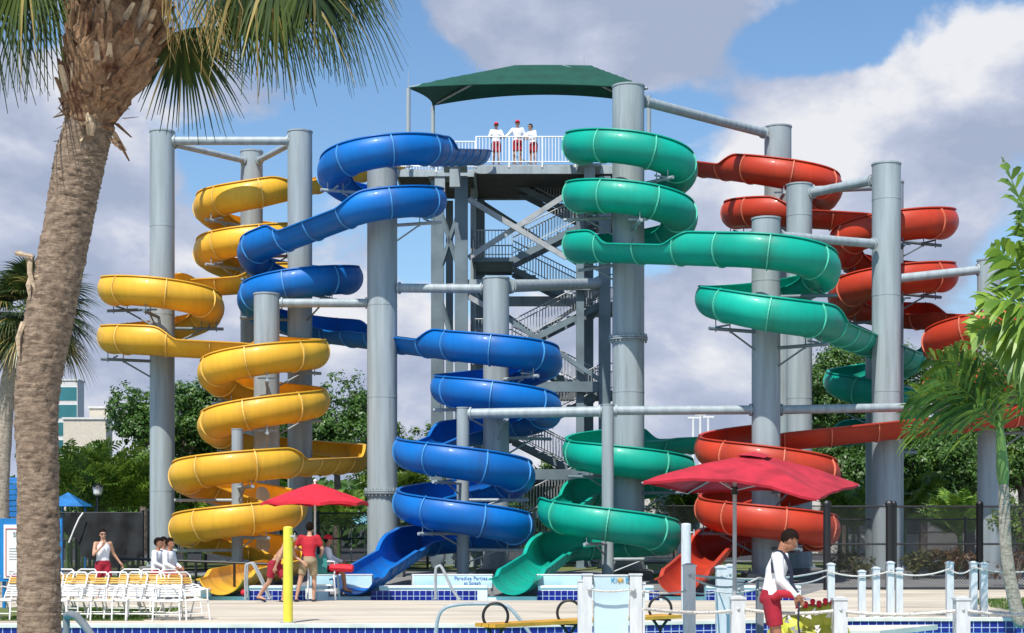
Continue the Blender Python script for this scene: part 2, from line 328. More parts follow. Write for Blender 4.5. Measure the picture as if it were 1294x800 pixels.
# ------------------------------------------------------------------ slides
RC, RT, HI, LO, IN = 1.60, 0.555, 45.0, -2.0, -10.0
RIMH = RT * (1 + math.sin(R(HI)))
def sstep(t): t = max(0, min(1, t)); return t * t * (3 - 2 * t)
COILS = {}
def slide(color, name, label, start, circles, end):
    """start (px, Y, bottom z); circles (px, Y, dir, revs, knots, rise, drop); end (px, Y)"""
    cs = [(Vector((X(start[0], start[1]), start[1])), 0.0, 1)]
    cs += [(Vector((X(c[0], c[1]), c[1])), c[7] if len(c) > 7 else RC, c[2]) for c in circles]
    cs += [(Vector((X(end[0], end[1]), end[1])), 0.0, 1)]
    th = []
    for (c1, r1, s1), (c2, r2, s2) in zip(cs[:-1], cs[1:]):
        D = c2 - c1; th.append(math.atan2(D.y, D.x) + math.asin(max(-1, min(1, (s1 * r1 - s2 * r2) / D.length))))
    pts = []; kn = []; zones = []   # zones: (s0, s1, dir)
    s = 0.0
    def line(a, b):
        nonlocal s
        L = (b - a).length; n = max(2, int(L / 0.12))
        for i in range(n):
            pts.append((a.lerp(b, i / n), s + L * i / n))
        s += L
    cur = cs[0][0]; kn.append((0.0, start[2]))
    for i, c in enumerate(circles):
        cc, rc, d = cs[i + 1]
        fi = th[i] - d * pi / 2; fo = th[i + 1] - d * pi / 2
        p_in = cc + Vector((math.cos(fi), math.sin(fi))) * rc
        line(cur, p_in)
        sw = (d * (fo - fi)) % (2 * pi) + 2 * pi * c[3]
        s0 = s; n = int(sw * rc / 0.12)
        toks = c[4].split(); ti = 0
        cards = []
        tol = R(36)
        k0 = math.ceil((min(d * fi, d * fi) - tol) / (pi / 2))
        a = k0 * pi / 2
        while a <= d * fi + sw + tol:
            ang = d * a; deg = round(math.degrees(ang)) % 360
            cards.append(({0: 'R', 90: 'B', 180: 'L', 270: 'F'}[deg], a)); a += pi / 2
        got = []
        for L_, a in cards:
            if ti < len(toks) and toks[ti][0].upper() == L_:
                tk = toks[ti]; ti += 1
                ss = s0 + max(0, min(sw, a - d * fi)) * rc
                ang = d * a; py = float(tk[1:])
                if tk[0].isupper():
                    Yr = cc.y + math.sin(ang) * (rc + RT * 0.75); zb = Zp(py, Yr) - RIMH
                else:
                    Yr = cc.y + math.sin(ang) * rc; zb = Zp(py, Yr)
                kn.append((ss, zb)); got.append(tk)
        print(color, i, 'entry', round(math.degrees(fi)) % 360, 'exit', round(math.degrees(fo)) % 360, 'sweep', round(math.degrees(sw)), 'cards', ''.join(q[0] for q in cards), 'toks', got, 'of', len(toks))
        for j in range(n):
            t = j / n; a = fi + d * sw * t
            pts.append((cc + Vector((math.cos(a), math.sin(a))) * rc, s0 + sw * rc * t))
        s += sw * rc
        zones.append((s0 + c[5], s + c[6], d))
        COILS.setdefault(color, []).append((cc, fi, d, sw, s0))
        cur = cc + Vector((math.cos(fo), math.sin(fo))) * rc
    sx = s
    line(cur, cs[-1][0]); pts.append((cs[-1][0], s))
    kn.append((s - 1.9, 0.07)); kn.append((s, 0.03))
    kn.sort()
    kk = [kn[0]]
    for q in kn[1:]:
        if q[0] > kk[-1][0] + 0.05: kk.append((q[0], min(q[1], kk[-1][1] - 0.002)))
    def zl(t):
        for (a, za), (b, zb) in zip(kk[:-1], kk[1:]):
            if t <= b: return za + (zb - za) * max(0, (t - a)) / (b - a)
        return kk[-1][1]
    def z(t):  # smoothed
        return sum(zl(max(0, min(s, t + q))) for q in (-0.9, -0.6, -0.3, 0, .3, .6, .9)) / 7
    def walls(t):
        wl = wr = LO
        for a, b, d in zones:
            w = min(sstep((t - a + 0.45) / 0.9), sstep((b + 0.45 - t) / 0.9))
            hi, lo = (HI - LO) * w, (IN - LO) * w
            if d > 0: wr += hi; wl += lo
            else: wl += hi; wr += lo
        e_ = sstep((t - (s - 1.8)) / 1.0) * 16
        return min(wl, HI) - e_, min(wr, HI) - e_
    P3 = [Vector((p.x, p.y, z(t))) for p, t in pts]; T = [t for _, t in pts]
    fr = []
    for i in range(len(P3)):
        d = (P3[min(i + 1, len(P3) - 1)] - P3[max(0, i - 1)]).normalized()
        n = Vector((d.y, -d.x, 0)).normalized()      # right
        fr.append((P3[i], d, n, n.cross(d)))
    K = 18
    def ring(i, rad, extra=0.0):
        p, d, n, u = fr[i]; wl, wr = walls(T[i]); c = p + u * RT
        a0, a1 = -(90 + wl + extra), 90 + wr + extra
        return [c + (n * math.sin(R(a0 + (a1 - a0) * k / K)) - u * math.cos(R(a0 + (a1 - a0) * k / K))) * rad for k in range(K + 1)]
    root = thing(name, P3[-1], label, 'water slide', 'water slides')
    fl = MB(); vs = []; fs = []; n = len(P3); q = K + 1
    for i in range(n): vs += ring(i, RT) + ring(i, RT - 0.03)
    for i in range(n - 1):
        a = i * 2 * q; b = a + 2 * q
        for k in range(K):
            fs.append((a + k, a + k + 1, b + k + 1, b + k)); fs.append((a + q + k + 1, a + q + k, b + q + k, b + q + k + 1))
        fs.append((a + q, a, b, b + q)); fs.append((a + K, a + q + K, b + q + K, b + K))
    for a in (0, (n - 1) * 2 * q):
        for k in range(K): fs.append((a + k, a + q + k, a + q + k + 1, a + k + 1))
    fl.add(vs, fs); fo_ = fl.build('flume', M[color], root, smooth=True, ang=50)
    rp = random.Random(len(color) * 7 + n); pv = [rp.random() for _ in range(400)]
    at = fo_.data.attributes.new('panel', 'FLOAT', 'POINT')
    at.data.foreach_set('value', [pv[int(max(0, T[i_] - .7) / 1.44 + (1 if T[i_] > .7 else 0))] for i_ in range(n) for _ in range(2 * q)])
    ag = fo_.data.attributes.new('grime', 'FLOAT', 'POINT')
    ag.data.foreach_set('value', [.75 * math.exp(-abs(((T[i_] - .7 + .72) % 1.44) - .72) / .09) for i_ in range(n) for _ in range(2 * q)])
    # rolled rim lip along both edges
    for side in (0, K):
        rb = MB(); vs = []; fs = []
        for i in range(n):
            p, d, nn, u = fr[i]; e = ring(i, RT - 0.015)[side]
            o = nn * (-1 if side == 0 else 1)
            cen = p + u * RT; rad = (e - cen).normalized(); 
            o = (o * 0.8 + rad * 0.5).normalized(); w = d.cross(o).normalized()
            if w.z < 0: w = -w
            vs += [e - o * .02 - w * .012, e + o * .085 - w * .025, e + o * .085 + w * .015, e - o * .02 + w * .025]
        for i in range(n - 1):
            a = i * 4; b = a + 4
            for k in range(4): fs.append((a + k, a + (k + 1) % 4, b + (k + 1) % 4, b + k))
        fs += [(0, 1, 2, 3), ((n - 1) * 4 + 3, (n - 1) * 4 + 2, (n - 1) * 4 + 1, (n - 1) * 4)]
        rb.add(vs, fs); rb.build('rim', M[color], root, smooth=True, ang=60)
    # bolted joints every flume section
    nxt = 0.7; i = 1; cnt = 0
    joints = []
    t = 0.7
    while t < s - 0.5 and cnt < 98: joints.append(t); t += 1.44; cnt += 1
    for t in joints:
        i = min(range(n), key=lambda j: abs(T[j] - t)); i = min(max(i, 1), n - 2)
        p, d, nn, u = fr[i]
        A = ring(i, RT - 0.004, 1); B = ring(i, RT + 0.038, 2)
        jb = MB(); vs = []; fs = []
        for k in range(q):
            vs += [A[k] - d * .017, B[k] - d * .017, B[k] + d * .017, A[k] + d * .017]
        for k in range(K):
            a = k * 4; b = a + 4
            for m_ in range(4): fs.append((a + m_, b + m_, b + (m_ + 1) % 4, a + (m_ + 1) % 4))
        fs += [(3, 2, 1, 0), (K * 4, K * 4 + 1, K * 4 + 2, K * 4 + 3)]
        jb.add(vs, fs); jb.build('joint_flange', M[color + '_seam'], root)
    zf = lambda arc: z(arc)
    for j, cdat in enumerate(COILS[color]): COILS[color][j] = cdat + (zf,) if len(cdat) == 5 else cdat
    return root

# (px, Y, dir, revs, knots, rise offset, drop offset)
slide('yellow', 'water_slide', 'yellow open spiral water slide, leftmost of the four, winding down past the palm trunk',
      (500, 62.9, Zp(219, 62.9)),
      [(320, 57.9, -1, 2, 'F232 L250 F287 L307 f372', 0.3, -0.4),
       (204, 54.9, 1, 1, 'B345 L352 R371 L413 f450', -0.6, 0.2),
       (333, 52.3, -1, 1, 'B424 R430 L460 R492 L527', -0.3, 0.0),
       (388, 54.9, -1, 0, 'R563', 0.0, 0.0),
       (302, 49.9, -1, 1, 'R566 L587 R628 L653 R690', 0.0, 1.0)],
      (279, 38.3))
slide('blue', 'water_slide', 'blue open spiral water slide winding down left of the stair tower',
      (603, 61.2, Zp(208, 61.2)),
      [(483, 52.6, -1, 1, 'R176 L206 R239', -1.6, -0.4),
       (379, 54.9, -1, 1, 'L309 R337 L367 B399', -0.9, 0.9),
       (627, 51.7, 1, 1, 'F424 R440 L475 R503', -1.2, 0.0),
       (587, 48.0, 1, 2, 'L553 R586 L619 R652', 0.0, 2.6)],
      (447, 38.3))
slide('green', 'water_slide', 'emerald green open spiral water slide winding down right of the stair tower',
      (738, 61.2, Zp(208, 61.2)),
      [(796, 50.5, 1, 2, 'L169 R203 L231 R263 L295', -1.6, 0.2),
       (970, 47.2, 1, 1, 'F297 R328 L361 F380', -2.0, 0.5),
       (1106, 57.0, 1, 1, 'R430 L470 R510 B531', -0.3, 0.2, 1.25),
       (795, 51.0, 1, 1, 'B544 L556 R583', -2.4, 0.0),
       (770, 47.2, 1, 1, 'L628 R661', 0.0, 2.4)],
      (648, 38.3))
slide('red', 'water_slide', 'orange red open spiral water slide, rightmost of the four',
      (800, 62.8, Zp(212, 62.8)),
      [(988, 56.7, 1, 1, 'F204 R228 L255 f287', -0.6, -0.2),
       (1128, 53.3, -1, 2, 'B263 R267 L292 R334 L357', -0.4, 0.4),
       (1252, 50.6, -1, 2, 'F389 F458 f541', 0.0, -0.4),
       (970, 47.5, 1, 2, 'B536 L553 R587 L629 R655', -0.4, 1.6)],
      (858, 38.3))

# ------------------------------------------------------------------ columns
def column(px, Y, dia, top, label, coils=(), flanges=(), band=None):
    x = X(px, Y); zt = Zp(top, Y)
    root = tag(thing('support_column', (x, Y, 0), label, 'column', 'grey steel support columns'), kind='thing')
    r = dia / 2
    m = MB(); m.cyl((x, Y), r, 0.28, zt, 40); m.build('shaft', M['steel'], root, smooth=True)
    m = MB(); m.cyl((x, Y), r + 0.02, zt + 0.001, zt + 0.05, 40); m.build('cap', M['steel'], root, smooth=True)
    zz_ = 2.9
    while zz_ < zt - 1:
        m = MB(); m.cyl((x, Y), r + 0.007, zz_ - .02, zz_ + .02, 40); m.build('weld_seam', M['steel'], root, smooth=True); zz_ += 3.05
    m = MB(); m.box((x, Y, 0.14), (dia + .45, dia + .45, .28)); m.build('footing', M['padcon'], root)
    m = MB(); m.cyl((x, Y), r + 0.13, 0.281, 0.33, 32)
    for k in range(12):
        a = 2 * pi * k / 12; m.cyl((x + math.cos(a) * (r + .08), Y + math.sin(a) * (r + .08)), .022, .33, .42, 6)
    m.build('base_plate', M['steel'], root, smooth=True)
    for py in flanges:
        z0 = Zp(py, Y)
        m = MB()
        for dz in (-.05, .012): m.cyl((x, Y), r + 0.11, z0 + dz, z0 + dz + .042, 32)
        for k in range(24):
            a = 2 * pi * k / 24; m.cyl((x + math.cos(a) * (r + .07), Y + math.sin(a) * (r + .07)), .02, z0 - .13, z0 + .14, 6)
        m.build('bolted_flange', M['steel'], root)
    for color, idx, every, offs in coils:
        cc, fi, d, sw, s0, zf = COILS[color][idx]
        a = offs
        while a < sw:
            ang = fi + d * a; z0 = zf(s0 + a * RC)
            dv = Vector((math.cos(ang), math.sin(ang), 0)); c3 = Vector((x, Y, 0)); tv = Vector((-dv.y, dv.x, 0))
            rr = RC
            zz = z0 - 0.2
            if zz < 0.8: a += every; continue
            m = MB()
            m.tube([c3 + dv * (r - .05) + Vector((0, 0, zz)), c3 + dv * (rr + .5) + Vector((0, 0, zz))], .055, 10)
            m.tube([c3 + dv * (r - .03) + Vector((0, 0, zz - .55)), c3 + dv * (rr * .62 + .35) + Vector((0, 0, zz - .04))], .03, 8)
            for q in (-.26, .26):
                p = c3 + dv * (rr + q) + Vector((0, 0, zz))
                m.tube([p - Vector((0, 0, .1)), p + Vector((0, 0, .2 + (.5 - math.sqrt(.25 - q * q))))], .018, 6)
                m.box(p, (.13, .13, .03), ang)
            m.bar(c3 + dv * (rr + .0) + Vector((0, 0, zz + .1)) - tv * .3, c3 + dv * rr + Vector((0, 0, zz + .1)) + tv * .3, .05, .05)
            m.build('arm', M['darksteel'] if (idx % 2) else M['steel'], root, smooth=True)
            a += every
    return root
column(205, 54.9, .85, 168, 'tall grey column at far left, inside the lowest-left pair of yellow loops', [('yellow', 1, R(100), R(80))])
column(379, 54.9, .85, 168, 'tall grey column carrying the dark blue loops', [('blue', 1, R(110), R(60))])
column(318, 57.9, .81, 193, 'grey column inside the two highest yellow loops', [('yellow', 0, R(120), R(100))])
column(483, 52.6, 1.0, 214, 'widest grey column of the left half, inside the top blue loops', [('blue', 0, R(110), R(150))], [622])
column(794, 50.5, 1.02, 111, 'tallest and widest grey column, inside the top green loops near the canopy', [('green', 0, R(110), R(130)), ('green', 3, R(130), R(80))], [428])
column(337, 52.3, .84, 373, 'short grey column inside the middle yellow loops', [('yellow', 2, R(120), R(60))])
column(627, 51.7, .85, 353, 'grey column inside the middle blue loops in front of the stair tower', [('blue', 2, R(110), R(90))])
column(968, 47.3, .85, 278, 'grey column inside both the lower green loops and the lower red loops', [('green', 1, R(110), R(120)), ('red', 3, R(120), R(80))])
column(983, 56.7, .96, 162, 'grey column at the end of the long sloping beam, inside the highest red loops', [('red', 0, R(120), R(60))])
column(1010, 53.0, .85, 235, 'grey column with two beams meeting at its top, just behind the lower green loop column')
column(1120, 50.3, .90, 209, 'tall bare grey column in front of the right red loops')
column(1128, 53.3, .72, 232, 'thinner grey column hidden behind the tall bare one, inside the right red loops', [('red', 1, R(120), R(60))])
column(1250, 50.6, .74, 330, 'grey column behind the small palm at far right', [('red', 2, R(120), R(100))])
column(1106, 57.0, .7, 440, 'low grey column at the back carrying the far green loop', [('green', 2, R(120), R(60))])
def post(px, Y, dia, top, label, coils=()):
    x = X(px, Y); zt = Zp(top, Y)
    root = tag(thing('support_post', (x, Y, 0), label, 'post', 'slim posts inside the lowest loops'), kind='thing')
    m = MB(); m.cyl((x, Y), dia / 2, 0.2, zt, 24); m.build('shaft', M['steel'], root, smooth=True)
    m = MB(); m.cyl((x, Y), dia / 2 + .012, zt + .001, zt + .03, 24); m.build('cap', M['steel'], root, smooth=True)
    m = MB(); m.box((x, Y, .1), (.8, .8, .2)); m.build('footing', M['padcon'], root)
    for color, idx, every, offs in coils:
        cc, fi, d, sw, s0, zf = COILS[color][idx]; a = offs
        while a < sw:
            ang = fi + d * a; zz = zf(s0 + a * RC) - .15
            if zz > .6:
                dv = Vector((math.cos(ang), math.sin(ang), 0)); c3 = Vector((x, Y, zz))
                m = MB(); m.tube([c3 + dv * .1, c3 + dv * (RC + .4)], .05, 8)
                m.tube([c3 + dv * .1 - Vector((0, 0, .4)), c3 + dv * (RC * .7)], .025, 6)
                for q in (-.2, .22): m.tube([c3 + dv * (RC + q) - Vector((0, 0, .08)), c3 + dv * (RC + q) + Vector((0, 0, .2))], .016, 6)
                m.build('arm', M['steel'], root, smooth=True)
            a += every
post(300, 49.9, .36, 543, 'slim grey post inside the lowest yellow loops', [('yellow', 4, R(115), R(50))])
post(585, 48.0, .38, 516, 'slim grey post inside the lowest blue loops under the low beam end', [('blue', 3, R(115), R(80))])
post(768, 47.2, .36, 512, 'slim grey post inside the lowest green loops, under the long low beam', [('green', 4, R(115), R(80))])

def beam(a, b, r, label, brackets=True):
    A = P(*a); B = P(*b)
    m = MB(); m.tube([A, B], r, 16)
    root = tag(thing('tie_beam', A, label, 'beam', 'round beams tying the columns together'), kind='thing')
    m.build('pipe', M['steel'], root, smooth=True)
    d = (B - A).normalized()
    for p, sg in ((A, 1), (B, -1)):
        g = MB(); q = p + d * sg * .07; g.tube([q - d * .02, q + d * .03 ], r + .05, 16); g.build('end_plate', M['steel'], root, smooth=True)
    return root
def endY(Y, dia): return Y
beam((218, 178, 54.8), (366, 178, 54.8), .145, 'level grey beam joining the tops of the two tall left columns')
beam((219, 182, 55.1), (309, 203, 57.6), .11, 'grey beam slanting back from the far left column')
beam((367, 182, 55.1), (327, 203, 57.6), .11, 'short grey beam slanting back from the blue loop column top')
beam((353, 383, 52.3), (465, 383, 52.6), .145, 'grey beam from the middle yellow column to the widest blue column')
beam((502, 364, 52.5), (611, 365, 51.8), .15, 'grey beam from the widest blue column to the middle blue column')
beam((643, 362, 51.9), (760, 358, 62.0), .20, 'grey beam running from the middle blue column back to the stair tower')
beam((813, 128, 50.8), (966, 168, 56.4), .16, 'long grey beam sloping down from the tallest column to the red loop column')
beam((1025, 244, 52.8), (1103, 228, 50.6), .15, 'nearer of two grey beams meeting at one column top above the green loops')
beam((1025, 240, 53.1), (1117, 236, 53.2), .12, 'farther of two grey beams meeting at one column top above the green loops')
beam((984, 298, 47.6), (1105, 308, 49.9), .14, 'grey beam from the lower green column to the tall bare column')
beam((1134, 352, 50.5), (1238, 341, 50.6), .14, 'grey beam from the tall bare column to the column behind the small palm')
beam((592, 523, 47.98), (761, 520, 47.24), .155, 'long low grey beam, left span between the two slim posts')
beam((775, 519, 47.2), (951, 518, 47.28), .135, 'long low grey beam, middle span right of the slim green post')
beam((984, 518, 47.4), (1238, 513, 50.4), .135, 'long low grey beam, right span passing in front of the tall bare column')

# ------------------------------------------------------------------ stair tower
def tower():
    root = thing('stair_tower', (X(680, 64), 64, 0), 'grey steel stair tower with zigzag stairs under the green canopy', 'tower')
    root['kind'] = 'thing'
    YF, YB = 61.6, 66.2
    zfl = Zp(208, 61.4)
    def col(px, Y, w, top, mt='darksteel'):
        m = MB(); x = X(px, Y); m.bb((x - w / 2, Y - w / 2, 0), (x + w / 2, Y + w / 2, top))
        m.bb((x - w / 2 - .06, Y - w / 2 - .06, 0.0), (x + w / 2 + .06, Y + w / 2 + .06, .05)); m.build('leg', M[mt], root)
    zt = zfl - .45
    col(583, YF, .5, zt); col(764, YF, .45, zt); col(733, YF + .3, .3, zt); col(605, YB, .5, zt); col(742, YB, .5, zt); col(553, 62.4, .5, zt); col(598, 63.8, .22, zt, 'steel')
    col(568, 66.2, .3, zt)
    # decks
    def deck(x0, x1, y0, y1, name='platform_deck', th=.3, z=zfl):
        m = MB(); m.bb((x0, y0, z - .06), (x1, y1, z)); m.build(name, M['galv'], root)
        m = MB()
        for a, b in (((x0, y0), (x1, y0)), ((x0, y1), (x1, y1)), ((x0, y0), (x0, y1)), ((x1, y0), (x1, y1))):
            m.bar((a[0], a[1], z - .061 - th / 2), (b[0], b[1], z - .061 - th / 2), .08, th)
        k = int((x1 - x0) / .9)
        m.build('edge_beam', M['steel'], root)
        g = MB()
        for i in range(1, k): 
            xx = x0 + (x1 - x0) * i / k; g.bb((xx - .03, y0 + .05, z - .22), (xx + .03, y1 - .05, z - .062))
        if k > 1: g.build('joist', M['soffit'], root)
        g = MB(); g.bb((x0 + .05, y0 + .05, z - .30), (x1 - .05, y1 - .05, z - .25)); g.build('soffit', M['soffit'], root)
    x0, x1 = X(600, 61.4), X(790, 61.4)
    deck(x0, x1, 61.4, 66.4)
    deck(X(503, 62.6), x0 - .05, 62.2, 66.4, th=.24)
    # guard rails
    def rail(a, b, mt='white', h=1.07, sp=.125, name='guard_rail', r=.022, bal=.014):
        a = Vector(a); b = Vector(b); m = MB(); L = (b - a).length; up = Vector((0, 0, 1))
        m.tube([a + up * h, b + up * h], r * 1.25, 8); m.tube([a + up * .1, b + up * .1], r, 8)
        n = max(1, int(L / sp))
        for i in range(n + 1):
            p = a.lerp(b, i / n); m.bar(p + up * .1, p + up * h, bal * 2, bal * 2)
        k = max(1, round(L / 1.5))
        for i in range(k + 1):
            p = a.lerp(b, i / k); m.bar(p - up * .12, p + up * h, .06, .06)
        return m.build(name, M[mt], root)
    rail((x0 + .05, 61.36, zfl), (X(727, 61.4), 61.36, zfl))
    rail((X(746, 61.4), 61.36, zfl), (x1, 61.36, zfl))
    rail((X(503, 62.6), 62.16, zfl), (x0, 62.16, zfl))
    rail((X(503, 62.6), 66.4, zfl), (x1, 66.4, zfl)); rail((X(503, 62.6), 63.6, zfl), (X(503, 62.6), 66.4, zfl)); rail((x1, 61.4, zfl), (x1, 62.0, zfl)); rail((x1, 63.8, zfl), (x1, 66.4, zfl))
    # stairs: zigzag, front flights climb right, back flights climb left
    xl, xr = X(648, 63), X(757, 63)
    zs = [zfl, Zp(258, 65) , Zp(308, 63.0), Zp(352, 63), Zp(412, 63), Zp(472, 63), Zp(530, 63), Zp(592, 63), Zp(650, 63), 0.03]
    zs = [zfl - (zfl / 9) * i for i in range(10)]
    zs[-1] = 0.0
    def flight(xa, za, xb, zb, y0, y1):
        f = thing('stair_flight', (xa, y0, za), None, None); 
        # parts of the tower
        del f
    for i in range(9):
        za, zb = zs[i], zs[i + 1]
        down_right = (i % 2 == 0)
        xa, xb = (xl, xr) if down_right else (xr, xl)
        y0, y1 = (64.2, 65.6) if down_right else (62.1, 63.5)
        m = MB()
        for y in (y0, y1): m.bar((xa, y, za - .12), (xb, y, zb - .12), .06, .24)
        n = 9
        for k in range(1, n):
            t = k / n; m.box(((xa + (xb - xa) * t), (y0 + y1) / 2, za + (zb - za) * t), (.32, y1 - y0, .05))
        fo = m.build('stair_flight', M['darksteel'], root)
        g = MB(); up = Vector((0, 0, 1))
        for y in (y0, y1):
            a = Vector((xa, y, za + .05)); b = Vector((xb, y, zb + .05))
            g.tube([a + up * .98, b + up * .98], .026, 8); g.tube([a + up * .12, b + up * .12], .02, 6); 
            for k in range(30):
                p = a.lerp(b, k / 29); g.bar(p + up * .1, p + up * .98, .024, .024)
        g.build('handrail', M['galv'], fo)
        # landing at the lower end
        if i < 8:
            lx0, lx1 = (xr, xr + 1.25) if down_right else (xl - 1.6, xl)
            m = MB(); m.bb((lx0, 62.1, zb - .06), (lx1, 65.6, zb)); m.bb((lx0, 62.08, zb - .16), (lx1, 62.16, zb - .061)); m.bb((lx0, 65.52, zb - .16), (lx1, 65.6, zb - .061))
            m.bb((lx0, 62.2, zb - .16), (lx0 + .08, 65.5, zb - .061)); m.bb((lx1 - .08, 62.2, zb - .16), (lx1, 65.5, zb - .061))
            lo = m.build('landing', M['darksteel'], root)
            g = MB(); ex = lx1 if down_right else lx0
            for a, b in (((ex, 62.12, zb), (ex, 65.56, zb)), ((lx0, 65.56, zb), (lx1, 65.56, zb)), ((lx0, 62.12, zb), (lx1, 62.12, zb))):
                a = Vector(a); b = Vector(b); L = (b - a).length
                g.tube([a + up * 1.07, b + up * 1.07], .026, 8); g.tube([a + up * .12, b + up * .12], .02, 6)
                for k in range(int(L / .13) + 1):
                    p = a.lerp(b, k * .13 / L); g.bar(p, p + up * 1.07, .024, .024)
            g.build('handrail', M['galv'], lo)
    # level beams and braces
    for py in (362, 490, 600):
        z0 = Zp(py, 62)
        m = MB()
        m.bar((X(583, YF), YF, z0), (X(764, YF), YF, z0), .2, .4); m.bar((X(605, YB), YB, z0), (X(742, YB), YB, z0), .2, .4)
        m.bar((X(583, YF), YF, z0), (X(605, YB), YB, z0), .18, .3); m.bar((X(764, YF), YF, z0), (X(742, YB), YB, z0), .18, .3)
        m.bar((X(553, 62.4), 62.4, z0), (X(583, YF), YF, z0), .12, .2)
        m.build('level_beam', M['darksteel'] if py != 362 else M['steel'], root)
    for a, b, mt in (((592, 252, 61.5), (716, 326, 61.5), 'galv'), ((592, 326, 61.72), (716, 246, 61.72), 'galv'),
                     ((592, 375, 61.5), (640, 402, 61.5), 'galv'), ((555, 262, 62.3), (582, 345, 61.7), 'darksteel'), ((582, 262, 61.7), (555, 345, 62.3), 'darksteel'),
                     ((555, 372, 62.3), (582, 470, 61.7), 'darksteel'), ((640, 402, 61.5), (758, 480, 61.5), 'darksteel'), ((592, 480, 61.5), (700, 540, 61.5), 'darksteel'),
                     ((608, 255, 66.2), (740, 340, 66.2), 'darksteel'), ((608, 375, 66.2), (740, 470, 66.2), 'darksteel'), ((740, 380, 66.2), (608, 470, 66.2), 'darksteel')):
        A, B = P(*a), P(*b); m = MB(); m.bar(A, B, .12, .16 if mt != 'galv' else .2); m.build('brace', M[mt], root)
    # feeder brackets below slide starts
    for px, Y in ((575, 60.4), (745, 60.4), (556, 62.1)):
        m = MB(); x = X(px, Y); m.bb((x - .2, Y - .15, zfl - 1.1), (x + .2, Y + .15, zfl - .34)); m.bb((x - .45, Y - .2, zfl - .34), (x + .45, Y + .9, zfl - .22)); m.build('bracket', M['steel'], root)
    # canopy posts
    for px, Y, top in ((516, 61.9, 112), (547, 66.1, 134), (820, 62.0, 121), (793, 66.1, 128)):
        m = MB(); m.tube([P(px, 212, Y), P(px, top, Y)], .085, 12); m.build('canopy_post', M['steel'], root, smooth=True)
    for px, Y, t0, t1 in ((516, 61.9, 88, 111), (603, 66, 72, 92), (738, 66, 68, 86), (798, 62.2, 82, 101)):
        m = MB(); m.tube([P(px, t1, Y), P(px, t0, Y)], [.022, .008], 6); m.build('lightning_rod', M['galv'], root)
    # canopy fabric
    CN = [P(516, 111, 61.9), P(818, 112, 62.0), P(797, 127, 66.2), P(547, 133, 66.2)]
    NU, NV = 40, 16
    def surf(u, v):
        p = (CN[0].lerp(CN[1], u)).lerp(CN[3].lerp(CN[2], u), v)
        cu, cv = 4 * u * (1 - u), 4 * v * (1 - v)
        # edges bow inwards
        p.y += (0.5 - v) * 2 * 0.35 * cu * (1 if True else 0); p.x += (0.5 - u) * 2 * 0.25 * cv
        hip = min(min(v, 1 - v) / .5, u / .42, (1 - u) / .2)
        z = 1.12 * (hip ** .8) + .26 * cu * (1 - cv * .5)
        p.z += z
        return p
    m = MB(); vs = [surf(i / NU, j / NV) for j in range(NV + 1) for i in range(NU + 1)]
    vs += [v - Vector((0, 0, .02)) for v in vs]
    q = (NU + 1) * (NV + 1); fs = []
    for j in range(NV):
        for i in range(NU):
            a = j * (NU + 1) + i; fs.append((a, a + 1, a + NU + 2, a + NU + 1)); fs.append((q + a + NU + 1, q + a + NU + 2, q + a + 1, q + a))
    m.add(vs, fs); cf = m.build('canopy_fabric', M['canopy'], root, smooth=True, ang=25)
    hem = MB()
    for path in ([surf(i / NU, 0) for i in range(NU + 1)], [surf(i / NU, 1) for i in range(NU + 1)], [surf(0, j / NV) for j in range(NV + 1)], [surf(1, j / NV) for j in range(NV + 1)]): hem.tube(path, .03, 6)
    hem.build('canopy_hem', M['canopy'], root)
    m = MB()
    for c, e in ((CN[0], surf(.34, .5)), (CN[3], surf(.34, .5)), (CN[1], surf(.66, .5)), (CN[2], surf(.66, .5))): m.tube([c, (c + e) / 2 + Vector((0, 0, -.02)), e - Vector((0, 0, .05))], .05, 8)
    m.tube([surf(.34, .5) - Vector((0, 0, .06)), surf(.66, .5) - Vector((0, 0, .06))], .05, 8)
    m.build('canopy_rafter', M['steel'], root)
    return root
tower()
# ------------------------------------------------------------------ ground, decks, pools
BIG = 900
def sheet(name, mt, polys, z=0.0):
    g = MB()
    for p in polys: g.add([(a, b, z) for a, b in p], [tuple(range(len(p)))])
    return struct(g, name, mt)
EX0, EX1, EX2 = -9.0, X(640, 27.5), X(1080, 29.3)
edge = [(-40, 27.5), (EX1, 27.5), (EX2, 29.3), (40, 29.6)]         # far edge of the near pool
SX0, SX1, SY0, SY1 = X(262, 38.6), X(1012, 38.6), 36.45, 38.6
sheet('deck', M['concrete'], [[edge[0], edge[1], (EX1, SY0), (-40, SY0)], [edge[1], edge[2], (EX2, SY0), (EX1, SY0)], [edge[2], edge[3], (40, SY0), (EX2, SY0)],
    [(SX1, SY0), (40, SY0), (40, 42.2), (SX1 + 1.2, 42.2), (SX1, SY1)], [(-40, SY0), (SX0, SY0), (SX0, SY1), (-40, SY1)]])
sheet('near_deck', M['concrete'], [[(-40, -30), (40, -30), (40, 19.9), (-40, 19.9)]])
sheet('ground', M['padcon'], [[(-40, SY1), (SX1, SY1), (SX1 + 1.2, 42.2), (40, 42.2), (40, 75), (-40, 75)]])
sheet('far_ground', M['asphalt'], [[(-BIG, 75), (BIG, 75), (BIG, 3000), (-BIG, 3000)], [(-BIG, -60), (-40, -60), (-40, 75), (-BIG, 75)], [(40, -60), (BIG, -60), (BIG, 75), (40, 75)]])
